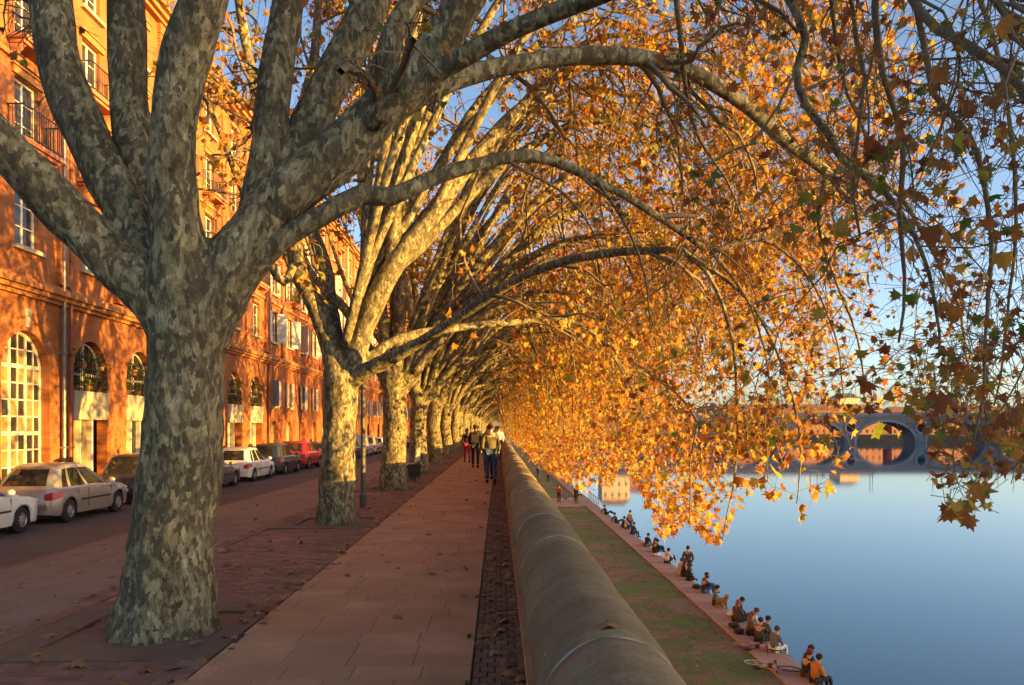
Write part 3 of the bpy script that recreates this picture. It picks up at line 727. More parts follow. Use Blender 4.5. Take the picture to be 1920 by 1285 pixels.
def trunk_mesh(trunk, stubs, voxel=.035, seed=0, lumps=.035):
    """trunk tube and the roots of the limbs melted into one surface"""
    mb = MB()
    for P_, R_ in [trunk]+stubs: mb.add(*bough_tube(P_, R_, 20, .05, seed))
    me = mb.mesh('raw'); o = bpy.data.objects.new('raw', me); COL.objects.link(o)
    rm = o.modifiers.new('r', 'REMESH'); rm.mode = 'VOXEL'; rm.voxel_size = voxel; rm.use_smooth_shade = True
    s = o.modifiers.new('s', 'SMOOTH'); s.iterations = 7; s.factor = .6
    dg = bpy.context.evaluated_depsgraph_get(); m2 = bpy.data.meshes.new_from_object(o.evaluated_get(dg)); m2.name = 'trunk'
    bpy.data.objects.remove(o)
    n = len(m2.vertices); co = np.zeros(n*3, np.float32); m2.vertices.foreach_get('co', co); nr = np.zeros(n*3, np.float32); m2.vertices.foreach_get('normal', nr)
    co = co.reshape(-1,3); nr = nr.reshape(-1,3)
    dz = np.array([lumps*(.7*noise.noise((c[0]*3+seed, c[1]*3, c[2]*2.2))+.4*noise.noise((c[0]*9, c[1]*9+seed, c[2]*6))) for c in co.tolist()])
    co += nr*dz[:,None]; m2.vertices.foreach_set('co', co.ravel()); m2.update()
    if not m2.materials: m2.materials.append(M_bark)
    else: m2.materials[0] = M_bark
    m2.polygons.foreach_set('use_smooth', np.ones(len(m2.polygons), bool))
    return m2

def make_tree(root, trunkP, trunkR, limbs, boughs, leafmat_, tmpl, lsize, nbr=(7,6,4), leafp=5, own_leaves=0, stub=.75, voxel=.035, seed=0, keep=None, drop=None, brlen=(1.9,.75), grav=.3, sides=14, left_thin=True, centre=None):
    """root sits at the foot of the tree; everything below is in its own space.
       limbs: (points, radii, leafiness); boughs: the same but thin, not melted into the trunk"""
    tp = spline(trunkP, trunkR, .12); stubs = []; paths = []
    for pts, rad, lf in limbs:
        a, b = spline(pts, rad, .16); s = np.r_[0, np.cumsum(np.linalg.norm(np.diff(a, axis=0), axis=1))]
        k = int(np.searchsorted(s, stub+rad[0]*2)); k = min(max(k, 2), len(a)-3)
        stubs.append((a[:k+1], b[:k+1])); paths.append((a, b, lf, k))
    me = trunk_mesh(tp, stubs, voxel, seed); link('trunk', me, root)
    for a, b, lf, k in paths:
        v, f = bough_tube(a[k-1:], b[k-1:]*np.r_[.93, np.ones(len(b)-k)], sides, .06, seed); q = MB(); q.add(v, f); q.build('limb', M_bark, root, smooth=True)
    for pts, rad, lf in boughs:
        a, b = spline(pts, rad, .14); a = a+np.cumsum(rng.normal(size=a.shape)*.008, axis=0)*np.linspace(0,1,len(a))[:,None]
        big = rad[0] > .06; v, f = bough_tube(a, b, 14 if big else 7, .07, seed); q = MB(); q.add(v, f)
        q.build('limb' if big else 'branch', M_bark if rad[0] > .03 else M_twig, root, smooth=True); paths.append((a, b, lf, 1 if big else 0))
    tw = []; LP = []
    for a, b, lf, k in paths:
        if lf <= 0: continue
        L = np.linalg.norm(np.diff(a, axis=0), axis=1).sum(); Pp, Rr = resample(a, b, 24); t0 = .42 if k else .12
        n1 = max(2, int(nbr[0]*lf*L/5)); br_, brr = sprout(Pp[None], Rr[None], n1, t0, brlen[0], 8, .55, grav*.5, .42, .7)
        tip, tipr = sprout(Pp[None], Rr[None], max(1, n1//3), .85, brlen[0]*.9, 8, .4, grav*.6, .8, 1.2)
        br_ = np.concatenate([br_, tip]); brr = np.minimum(np.concatenate([brr, tipr]), .035)
        t2, r2 = sprout(br_, brr, nbr[1], .2, brlen[1], 6, .7, grav, .45, .5, .15)
        t3, r3 = sprout(t2, r2, nbr[2], .25, .34, 3, .9, grav*1.5, .6, .4, .15)
        tw.append((br_, brr, 4)); tw.append((t2, r2, 3)); tw.append((t3, np.maximum(r3, .0022), 3))
        c = t3.reshape(-1,3) ; e = t3[:,1:].reshape(-1,3)
        LP.append(e[rng.random(len(e)) < leafp/3.0*min(1, lf)*.33]); LP.append(t2[:,2:].reshape(-1,3)[rng.random(len(t2)*4) < .25*min(1, lf)])
    Vs = []; Fs = []; off = 0
    for Pp, Rr, sd_ in tw:
        if drop is not None:
            kk = ~(drop(Pp[:,-1]) | drop(Pp[:,Pp.shape[1]//2])); Pp = Pp[kk]; Rr = Rr[kk]
        if not len(Pp): continue
        V, Fq = batch_tubes(Pp, Rr, sd_); Vs.append(V); Fs.append(Fq+off); off += len(V)
    me = np_mesh('twigs', np.concatenate(Vs), np.concatenate(Fs)); me.materials.append(M_twig); link('twigs', me, root, kind='stuff')
    LP = np.concatenate(LP); LP = LP+rng.normal(size=LP.shape)*.03
    if drop is not None: LP = LP[~drop(LP)]
    n = len(LP); size = lsize*(.6+.65*rng.random(n))*np.where(rng.random(n) < .07, 1.6, 1.0); Rm = rand_rot(n)
    if own_leaves:
        W = LP+np.array(root.location)[None]; px = VX+W[:,0]*F/W[:,1]; py = VY+(EYE-W[:,2])*F/W[:,1]
        sc = np.where((px > 0) & (px < 1920) & (py > 0) & (py < 1285) & (W[:,1] > .5), size/W[:,1], 0); idx = np.argsort(-sc)[:own_leaves]
        idx = idx[sc[idx] > 0]
        lm = np_mesh('leaf', LF, LFf); lm.materials.append(leafmat_)
        for i in idx:
            o = link('leaf', lm, root); M4 = Matrix([list(Rm[i][r_]*size[i]*np.array([.65+.4*random.random(), .8+.3*random.random(), .3+1.8*random.random()]))+[LP[i][r_]] for r_ in range(3)]+[[0,0,0,1]]); o.matrix_local = M4
        mask = np.ones(n, bool); mask[idx] = False; LP, size, Rm = LP[mask], size[mask], Rm[mask]
    me = leaves_mesh('foliage', LP, size, tmpl, Rm); me.materials.append(leafmat_); link('foliage', me, root, kind='stuff')
    if own_leaves:                                        # seed balls on their stalks
        sp = LP[rng.choice(len(LP), 130, replace=False)]; bm_ = MB()
        for p in sp: bm_.ball((p[0], p[1], p[2]-.06), .013+.005*rng.random(), 6, 4); bm_.tube([(p[0], p[1], p[2]-.05), (p[0]+.01, p[1], p[2]+.02)], .0015, 3)
        bm_.build('seed_balls', M_twig, root, kind='stuff')
    print('tree', root.name, 'leaves', n, 'twig faces', sum(len(f) for f in Fs))
    return n

def rel(pts, base): return [tuple(Vector(p)-base) for p in pts]
# ---- first tree, traced limb by limb
Y1 = TREE_Y[0]; B1 = Vector((TX, Y1, 0))
def im(l): return rel([P(x, y, Y) for x, y, Y in l], B1)
t1 = empty('plane_tree', B1, label='nearest big plane tree with mottled grey bark, its trunk in shade at the left', cat='tree')
limbs1 = [
 (im([(345,640,6.7),(300,560,6.7),(215,492,6.65),(100,375,6.5),(0,270,6.3),(-130,140,6.0),(-300,20,5.6)]), [.27,.25,.215,.20,.185,.16,.12], .35),
 (im([(335,640,6.75),(290,510,6.8),(238,400,6.85),(160,250,6.95),(112,120,7.0),(95,0,7.1),(80,-180,7.2),(40,-420,7.3)]), [.25,.23,.215,.20,.195,.195,.17,.12], .3),
 (im([(350,620,6.8),(298,480,6.95),(262,330,7.1),(243,180,7.25),(238,40,7.4),(230,-150,7.6),(215,-400,7.8)]), [.23,.20,.195,.185,.175,.155,.11], .3),
 (im([(350,620,6.6),(335,470,6.55),(325,350,6.5),(325,240,6.45),(350,100,6.4),(392,-30,6.3),(440,-220,6.2),(470,-420,6.0)]), [.25,.215,.205,.19,.205,.185,.15,.10], .3),
 (im([(360,640,6.7),(410,540,6.7),(480,440,6.7),(560,345,6.75),(645,280,6.8),(715,205,6.8),(790,135,6.7),(850,40,6.6),(920,-100,6.4),(980,-300,6.2)]), [.28,.27,.26,.245,.225,.215,.195,.175,.15,.09], .8),
]
up = [
 (im([(470,470,6.8),(490,380,6.9),(508,260,7.0),(520,140,7.1),(540,20,7.2),(560,-150,7.3),(560,-350,7.4)]), [.19,.175,.165,.155,.15,.13,.09], .6),
 (im([(515,420,6.9),(550,300,7.1),(610,180,7.3),(680,40,7.5),(740,-90,7.8),(820,-280,8.2)]), [.19,.195,.19,.18,.15,.10], .6),
 (im([(700,230,6.85),(712,140,6.9),(740,60,7.0),(790,-20,7.2),(850,-150,7.4)]), [.12,.115,.11,.10,.07], .6),
 (im([(690,235,6.7),(780,160,6.6),(850,118,6.5),(950,62,6.35),(1080,5,6.1),(1200,-45,5.8),(1400,-110,5.2),(1650,-120,4.6),(1900,-60,4.2)]), [.11,.10,.095,.085,.078,.072,.06,.045,.03], .9),
 (im([(700,235,6.9),(800,172,7.2),(880,142,7.4),(980,118,7.6),(1100,105,7.8),(1230,115,8.1),(1330,155,8.4),(1420,225,8.7),(1500,300,9.0),(1548,332,9.2)]), [.12,.10,.095,.09,.09,.088,.082,.078,.07,.06], .5),
 (im([(400,560,6.7),(480,490,6.65),(540,440,6.65),(600,405,6.7),(680,365,6.8),(735,370,6.9),(830,330,7.1),(950,300,7.4),(1030,300,7.7),(1120,340,8.0),(1230,400,8.4),(1335,472,8.8)]), [.14,.12,.10,.095,.09,.085,.075,.068,.06,.052,.045,.032], .5),
]
limbs1 = [(p_, [r_*(.92 if i_ > 1 else 1) for i_, r_ in enumerate(q_)], l_) for p_, q_, l_ in limbs1]; up = [(p_, [r_*.92 for r_ in q_], l_) for p_, q_, l_ in up]
boughs1 = [
 (im([(1400,-110,5.2),(1470,-20,5.3),(1512,70,5.3),(1495,130,5.3),(1512,195,5.3),(1560,250,5.4),(1590,300,5.5),(1665,360,5.5),(1720,450,5.5),(1745,560,5.4),(1760,680,5.3)]), [.034,.032,.03,.029,.028,.027,.025,.02,.016,.012,.008], 1.2),
 (im([(1548,332,9.2),(1600,315,9.1),(1680,360,9.0),(1740,450,8.8),(1790,560,8.6),(1810,680,8.4)]), [.04,.035,.028,.022,.016,.01], .8),
 (im([(1548,332,9.2),(1535,420,9.4),(1560,520,9.6),(1600,640,9.8),(1610,760,10)]), [.035,.026,.02,.014,.008], 1.0),
 (im([(1650,-120,4.6),(1640,20,4.7),(1655,140,4.8),(1690,260,4.9),(1685,400,5.0),(1700,520,5.1),(1690,640,5.2)]), [.024,.022,.02,.018,.015,.012,.008], 1.1),
 (im([(1650,-120,4.6),(1730,20,4.4),(1800,70,4.2),(1880,120,4.0),(1960,220,3.9),(1985,400,3.8),(1960,560,3.8)]), [.026,.025,.024,.022,.017,.012,.008], 1.3),
 (im([(1700,-80,4.5),(1735,100,4.5),(1750,180,4.5),(1810,250,4.5),(1835,330,4.5),(1850,450,4.5),(1840,600,4.5),(1830,740,4.5),(1810,850,4.5)]), [.02,.019,.018,.017,.015,.013,.01,.008,.005], 1.3),
 (im([(1800,-90,4.3),(1860,-20,4.0),(1900,60,3.7),(1925,110,3.5)]), [.02,.016,.012,.008], 1.5),
 (im([(1800,-90,5.6),(1860,60,5.6),(1900,240,5.6),(1915,420,5.6),(1905,600,5.6),(1880,760,5.6)]), [.02,.018,.015,.012,.009,.006], 1.1),
 (im([(1120,340,8.0),(1180,430,8.3),(1215,520,8.6),(1230,620,8.9)]), [.02,.016,.012,.007], .6),
 (im([(950,300,7.4),(1060,370,8.0),(1110,440,8.4),(1130,500,8.6)]), [.018,.014,.01,.007], .5),
 (im([(1335,472,8.8),(1430,450,9.0),(1510,520,9.2),(1560,640,9.4),(1570,740,9.6)]), [.03,.022,.017,.012,.008], .9),
 (im([(1335,472,8.8),(1400,560,9.3),(1440,680,9.7),(1450,790,10),(1475,870,10.2)]), [.026,.02,.015,.01,.006], 1.0),
 (im([(1265,-30,7.6),(1275,60,7.8),(1290,180,8.2),(1320,260,8.6),(1380,350,9),(1410,430,9.3)]), [.03,.028,.024,.02,.015,.01], .5),
]
tr1 = im([(305,1215,6.7),(308,1140,6.7),(318,1060,6.7),(326,980,6.7),(336,880,6.7),(344,780,6.7),(350,690,6.7),(352,620,6.7),(356,560,6.7)])
drop1 = lambda A: ((A[:,0]+TX < 1.4) & (A[:,2] < 2.6) & (A[:,1]+Y1 < 12)) | (A[:,2] < .15) | ((A[:,1]+Y1) < 2.6) | (((A[:,0]+TX)/(A[:,1]+Y1) < .1) & (A[:,2] < 4.2))
# keep the near leaves off the open water: nothing of this tree hangs below the line the photograph shows
def drop1b(A):
    W = A+np.array(B1)[None]; Yc = np.maximum(W[:,1], .3); rx = W[:,0]/Yc; rz = (W[:,2]-EYE)/Yc
    low = np.interp(rx, [.0, .3, .40, .44, .525, .545, .56, .61, .63, .66, .8], [-.03, -.04, -.02, .02, .02, -.06, -.11, -.12, -.05, -.07, -.05])
    return drop1(A) | (rz < low)
# ---- second tree
def low_line(A, B, ends=True):
    W = A+np.array(B)[None]; Yc = np.maximum(W[:,1], .3); rx = W[:,0]/Yc; rz = (W[:,2]-EYE)/Yc
    low = np.interp(rx, [(p-934)/1500 for p in (930, 960, 1000, 1050, 1100, 1140, 1170, 1205, 1240, 1290, 1345, 1400, 1440, 1500, 1545, 1600, 1660, 1800)],
                    [-(p-802)/1500 for p in (808, 832, 868, 895, 925, 915, 865, 940, 1012, 975, 1025, 925, 930, 968, 930, 870, 815, 790)])
    return rz < low
Y2 = TREE_Y[1]; B2 = Vector((TX, Y2, 0))
def im2(l): return rel([P(x, y, Y2+d) for x, y, d in l], B2)
t2_ = empty('plane_tree', B2, label='second plane tree along the path with a knobbly low branch and sunlit trunk top', cat='tree')
limbs2 = [
 (im2([(638,720,0),(628,668,0),(598,590,0),(556,490,-.2),(545,380,-.4),(500,260,-.6),(470,130,-.8),(440,-40,-1)]), [.24,.21,.17,.155,.14,.12,.09,.06], .9),
 (im2([(640,700,0),(622,600,.3),(608,500,.6),(575,400,.8),(560,260,1),(590,100,1.2),(600,-80,1.4)]), [.17,.15,.14,.13,.11,.09,.06], .9),
 (im2([(645,720,0),(668,650,0),(700,570,0),(745,490,0),(800,420,.2),(880,310,.4),(960,220,.8),(1080,130,1.2),(1220,95,1.8),(1370,130,2.4),(1480,260,2.8),(1520,420,3)]), [.24,.21,.19,.185,.16,.14,.125,.105,.085,.06,.04,.02], 1.0),
 (im2([(650,720,0),(690,694,-.2),(725,676,-.4),(790,640,-.8),(880,582,-1.5),(960,530,-2.0),(1050,493,-2.6),(1150,474,-3.2),(1275,468,-3.8)]), [.17,.145,.13,.085,.08,.075,.068,.06,.045], .35),
 (im2([(655,715,.1),(720,650,.3),(790,625,.5),(880,612,.9),(960,605,1.3),(1060,600,2.0),(1130,640,2.6),(1180,720,3.0)]), [.15,.09,.08,.07,.06,.045,.03,.02], .8),
]
up2 = [
 (im2([(735,510,0),(742,400,.1),(748,280,.2),(752,150,.3),(770,0,.5),(800,-200,.6)]), [.15,.125,.11,.10,.08,.05], .9),
 (im2([(745,500,0),(820,430,.5),(900,350,1),(990,280,1.5),(1100,230,2.0),(1230,235,2.5),(1330,330,3),(1380,450,3.2)]), [.13,.11,.10,.09,.07,.05,.035,.02], 1.0),
 (im2([(690,600,.2),(685,480,.5),(690,350,.8),(700,200,1.2),(690,20,1.6)]), [.11,.10,.09,.07,.05], .9),
 (im2([(800,420,.2),(860,300,0),(920,180,-.2),(990,60,-.4),(1080,-60,-.6),(1250,-120,-.8)]), [.10,.09,.08,.065,.05,.03], .9),
 (im2([(1275,468,-3.8),(1330,520,-3.9),(1370,640,-4.0),(1375,780,-4.0),(1365,900,-4.0),(1345,1005,-4.0)]), [.045,.03,.022,.016,.011,.006], 1.8),
 (im2([(1275,468,-3.8),(1400,560,-4.2),(1470,700,-4.4),(1500,830,-4.4),(1495,950,-4.4)]), [.035,.025,.018,.012,.006], 2.0),
 (im2([(1180,720,3.0),(1215,800,.5),(1240,880,-1),(1240,975,-1.5)]), [.03,.022,.014,.006], 2.2),
 (im2([(1130,640,2.6),(1290,760,-2),(1300,870,-3),(1300,985,-3)]), [.03,.022,.014,.006], 2.2),
 (im2([(1230,235,2.5),(1350,200,2.5),(1470,300,2.5),(1540,450,2.4),(1560,600,2.4)]), [.05,.04,.03,.02,.01], 1.1),
 (im2([(1080,-60,-.6),(1230,20,1),(1370,60,2),(1500,170,2.5),(1570,300,2.8)]), [.05,.04,.03,.02,.01], 1.1),
 (im2([(556,490,-.2),(520,520,-.6),(430,300,-1),(380,180,-1.3)]), [.08,.07,.05,.03], .9),
]
def high_arcs(seed, n, r0=.08, lf=1.1, y0=-3.4, y1=3.4):
    r = random.Random(seed); out = []
    for i in range(n):
        rx = r.uniform(6.8, 9.6); za = r.uniform(8.5, 13.5); yo = y0+(y1-y0)*i/(n-1)+r.uniform(-.4,.4); s = r.uniform(.6,1)
        out.append(([(.15,yo*.05,3.1),(.5,yo*.14,4.3),(rx*.16,yo*.3,3+(za-3)*.42),(rx*.30,yo*.5+r.uniform(-.3,.3),3+(za-3)*.72),(rx*.46,yo*.7,3+(za-3)*.93),(rx*.62,yo*.85+r.uniform(-.3,.3),za),(rx*.8,yo,za-.8),(rx*.94,yo*1.1,za*.78),(rx,yo*1.15,za*.55)],
                    [r0*1.1,r0,r0*.95,r0*.85,r0*.72,r0*.58,r0*.42,r0*.25,.01], lf*s))
    return out
tr2 = im2([(630,985,0),(630,940,0),(632,880,0),(635,800,0),(640,740,0),(642,700,0)])
make_tree(t1, [tuple(p) for p in tr1], [.49,.41,.36,.34,.33,.315,.305,.315,.33], limbs1, up+boughs1, M_mix, (LF, LFf), .08, nbr=(10,7,5), leafp=3.8, own_leaves=290, voxel=.03, seed=1, drop=drop1b, brlen=(1.5,.6), sides=22)
make_tree(t2_, [tuple(p) for p in tr2], [.38,.33,.305,.295,.30,.32], limbs2, up2+high_arcs(3, 9), M_gold, (LC, LCf), .132, nbr=(9,6,4), leafp=3.8, own_leaves=0, seed=5,
          drop=lambda A: ((A[:,0]+TX < 1.6) & (A[:,2] < 3.0)) | (A[:,2] < -.6) | low_line(A, B2), voxel=.03)

def generic(seed, rich=1.0):
    r = random.Random(seed); limbs = []; boughs = []
    prof = [(-.02,-.55),(.03,.02),(.12,.30),(.26,.60),(.42,.84),(.58,.98),(.74,1.0),(.9,.88),(1.0,.68),(1.05,.42)]
    def arc(rx, za, yo, r0, lf, f0=.02, bend=0):
        pts = []; rad = []
        for k, (f, g) in enumerate(prof):
            pts.append((rx*f+.04, yo*max(0,f)**1.2+r.uniform(-.12,.12)*(k > 1), 2.75+(za-2.75)*g*(1 if g > 0 else .12)+r.uniform(-.15,.15)*(k > 1)))
            rad.append(r0*(1-.9*max(0,f)**.8)+.012)
        return pts, rad, lf
    n = 7
    for i in range(n):
        limbs.append(arc(r.uniform(7.3,11.3), (r.uniform(6.2,9.0) if i % 2 else r.uniform(9,12.5)), -3.2+6.4*i/(n-1)+r.uniform(-.5,.5), r.uniform(.14,.20), .8*rich))
    limbs.append(arc(r.uniform(6,8), r.uniform(4.3,5.4), r.uniform(-2,2), .12, 1.0*rich))
    for i in range(4):
        a = r.uniform(-1.4,2.4); b = r.uniform(-2.2,2.2); h = r.uniform(10,14)
        limbs.append(([(a*.0,b*.0,2.3),(a*.12,b*.15,3.2),(a*.3+.1,b*.5,5.2),(a*.55,b*.8,h*.6),(a*.8+.3*r.random(),b,h*.8),(a*1.3,b*1.2,h)], [.2,.16,.14,.115,.08,.03], 1.2*rich))
    for i in range(2):
        a = r.uniform(2.6,4.2); b = r.uniform(-2,2); h = r.uniform(7.5,11)
        limbs.append(([(0,0,2.3),(-.3,b*.1,3.1),(-a*.4,b*.5,4.9),(-a*.7,b*.8,h*.68),(-a,b,h)], [.19,.155,.12,.09,.03], .6*rich))
    for pts, rad, lf in list(limbs[:8]):                   # hanging boughs at the river end of each arc
        for k in range(4):
            s = pts[(5,6,7,8)[k] if k else 4+r.randrange(2)]; dx = r.uniform(.2,1.2); L = r.uniform(1.6,3.6)
            z1 = max(r.uniform(-.7,1.0), s[2]-L*(2.6 if k < 2 else 1.4))
            boughs.append(([s,(s[0]+dx*.5,s[1]+r.uniform(-.5,.5),s[2]-(s[2]-z1)*.3),(s[0]+dx*.9,s[1]+r.uniform(-.8,.8),s[2]-(s[2]-z1)*.65),(s[0]+dx,s[1]+r.uniform(-1,1),z1)], [.035,.025,.015,.006], 1.05*rich))
    w = r.uniform(.9,1.1)
    tr = [(0,0,-.1),(0,0,.15),(r.uniform(-.05,.05),0,.8),(r.uniform(-.08,.08),0,1.7),(.02,0,2.45),(.05,0,2.9)]
    return tr, [.45*w,.38*w,.34*w,.32*w,.33*w,.33*w], limbs, boughs
protos = []
ORD = ['third','fourth','fifth','sixth','seventh','eighth','ninth','tenth','eleventh','twelfth','thirteenth','fourteenth','fifteenth','sixteenth','seventeenth','eighteenth','nineteenth','twentieth']
for k in range(3):
    root = empty('plane_tree', (TX-.05*k, TREE_Y[2+k], 0), label='', cat='tree')
    tr, tra, lb, bo = generic(21+k*7, .95)
    make_tree(root, tr, tra, lb, bo+high_arcs(50+k, 5, .075, 1.2), M_gold, (LC, LCf), .155, nbr=(6,5,3), leafp=3.7, seed=30+k, voxel=.04,
              drop=lambda A, B_=Vector((TX, TREE_Y[2+k], 0)): ((A[:,0]+TX < 1.5) & (A[:,2] < 3.2)) | (A[:,2] < -1.0) | ((A[:,0]+TX > 3.6) & (A[:,2] < 3.3) & (rng.random(len(A)) < .45)) | low_line(A, B_), sides=10)
    protos.append((root, KIDS(root)))
alltrees = [t1, t2_]+[p[0] for p in protos]
rt = random.Random(5)
for i in range(5, len(TREE_Y)):
    src, kids = protos[rt.randrange(3)]; c = src.copy(); COL.objects.link(c); c.location = (TX+rt.uniform(-.12,.12), TREE_Y[i], 0)
    s = rt.uniform(.92,1.08); c.scale = (s, s*rt.choice([-1,1]), s)
    for ch in kids: d = ch.copy(); COL.objects.link(d); d.parent = c
    alltrees.append(c)
for i, t in enumerate(alltrees):
    t['group'] = 'plane trees in a row along the promenade'
    if 2 <= i < 20:
        t['label'] = ORD[i-2]+' plane tree along the promenade counted from the camera'+[', with the bench behind its foot',' with dark left flank',' with bright golden trunk','','',''][min(i-2,5)]
    elif i >= 20: t['label'] = 'far plane tree at the vanishing end of the golden tunnel'

# ------------------------------------------------------------------ street lamp, bench, bin
lp = empty('street_lamp', (-2.86, 16.95, 0), label='slim dark metal lamp post standing between the second and third trees', cat='street lamp')
M_post = mk('green_grey_paint', (.07,.065,.045), .5, .2, 4, .1)
q = MB().tube([(0,0,-.05),(0,0,.25),(0,0,.3),(0,0,2.95)], [.075,.075,.055,.048], 12); q.build('post', M_post, lp, smooth=False)
q = MB().tube([(0,0,2.95),(0,0,3.0),(0,0,3.06)], [.06,.06,.02], 12); q.build('cap', M_post, lp)

M_bench = mk('grey_bench_slat', (.42,.38,.31), .7, .2, 5, .2)
be = empty('park_bench', (-2.75, 26.4, 0), R(0), label='pale slatted bench between the third and fourth trees facing the street', cat='bench')
for k in range(7): q = MB().box(-.02+.0, .02, -.75+.215*k, -.75+.215*k+.17, .55, 1.02, .006); o = q.build('back_slat', M_bench, be); o.rotation_euler = (0, R(8), 0)
for k in range(4): MB().box(-.50+.12*k, -.50+.12*k+.10, -.8, .8, .43, .465, .006).build('seat_slat', M_bench, be)
for sgn in (-1, 1):
    q = MB(); q.box(-.5, .0, sgn*.62-.03, sgn*.62+.03, .37, .43); q.box(-.48, -.42, sgn*.62-.03, sgn*.62+.03, 0, .37); q.box(-.06, 0, sgn*.62-.03, sgn*.62+.03, 0, .37); q.box(.06, .10, sgn*.62-.03, sgn*.62+.03, .4, .98); q.build('leg', M_iron, be)
bn = empty('litter_bin', (-2.62, 25.1, 0), label='small dark box-shaped litter bin in front of the bench', cat='bin')
q = MB(); q.add([(-.17,-.17,.12),(.17,-.17,.12),(.17,.17,.12),(-.17,.17,.12),(-.21,-.21,.52),(.21,-.21,.52),(.21,.21,.52),(-.21,.21,.52),(-.18,-.18,.52),(.18,-.18,.52),(.18,.18,.52),(-.18,.18,.52),(-.15,-.15,.2),(.15,-.15,.2),(.15,.15,.2),(-.15,.15,.2)],
      [(3,2,1,0),(0,1,5,4),(1,2,6,5),(2,3,7,6),(3,0,4,7),(4,5,9,8),(5,6,10,9),(6,7,11,10),(7,4,8,11),(8,9,13,12),(9,10,14,13),(10,11,15,14),(11,8,12,15),(12,13,14,15)]); q.build('bin_body', M_iron, bn)
MB().box(-.03,.03,-.03,.03,0,.14).build('foot', M_iron, bn)

# ------------------------------------------------------------------ parked cars (nose towards +y)
def wheel(car, x, y, r, side, wid=.19):
    w = empty('wheel', (x, y, r)); w.parent = car
    k = ('W', r, side)
    if k not in WM:
        n = 28; prof = [(.55*r,.0),(.62*r,.0),(.93*r,.01),(1.0*r,.035),(1.0*r,wid-.03),(.9*r,wid)]
        v = []; f = []
        for i in range(n):
            a = 2*math.pi*i/n
            for (rr_, d) in prof: v.append((side*(-d), rr_*math.cos(a), rr_*math.sin(a)))
        m_ = len(prof)
        for i in range(n):
            for j in range(m_-1):
                a, b = i*m_+j, ((i+1) % n)*m_+j; f.append((a, b, b+1, a+1))
        t_ = MB(); t_.add(v, f); t_ = t_.mesh('tyre', True); t_.materials.append(M_rubber); fix_normals(t_)
        h = MB(); v = []; f = []
        for i in range(n):
            a = 2*math.pi*i/n
            for rr_, d in ((.64*r,.004),(.58*r,.03),(.55*r,.05)): v.append((-side*d, rr_*math.cos(a), rr_*math.sin(a)))
        for i in range(n):
            for j in range(2): a, b = i*3+j, ((i+1) % n)*3+j; f.append((a, b, b+1, a+1))
        h.add(v, f); 
        for i in range(8):
            a = 2*math.pi*i/8; c_, s_ = math.cos(a), math.sin(a); p_ = .075*r
            vv = []
            for rr_, hw, d in ((.12*r, .09*r, .004), (.58*r, .075*r, .02)):
                for sg in (-1, 1):
                    for dd in (d, d+.02): vv.append((-side*dd, rr_*c_-sg*hw*s_, rr_*s_+sg*hw*c_))
            h.add(vv, [(0,2,6,4),(0,4,5,1),(2,3,7,6),(1,5,7,3)])
        h.add(*tube([(-side*.0,0,0),(-side*.05,0,0)], .15*r, 12)); h = h.mesh('rim'); h.materials.append(M_rim); fix_normals(h)
        d_ = MB(); d_.add(*tube([(-side*.055,0,0),(-side*.12,0,0)], .56*r, 20)); d_ = d_.mesh('brake_disc'); d_.materials.append(M_iron)
        WM[k] = (t_, h, d_)
    a, b, c = WM[k]; link('tyre', a, w); link('rim', b, w); link('brake_disc', c, w)
def paint(name, c, metal=.0):
    m, t, b = nodes(name); co = coords(t); f = noise_n(t, co, 2.5, 5, .6)
    t.links.new(ramp(t, f, [(.3, tuple(x*.88 for x in c)), (.7, c)]), b.inputs['Base Color']); b.inputs['Roughness'].default_value = .32; b.inputs['Metallic'].default_value = metal
    b.inputs['Coat Weight'].default_value = .7; b.inputs['Coat Roughness'].default_value = .06; return m
M_trim = mk('black_trim', (.025,.025,.025), .6, .1, 5, 0); M_red = mk('red_lens', (.45,.015,.015), .2, .1, 9, 0, coat=.6); M_lens = mk('clear_lens', (.5,.5,.5), .15, .1, 9, 0, coat=.8); M_plate = mk('number_plate', (.6,.58,.5), .5, .05, 9, 0)
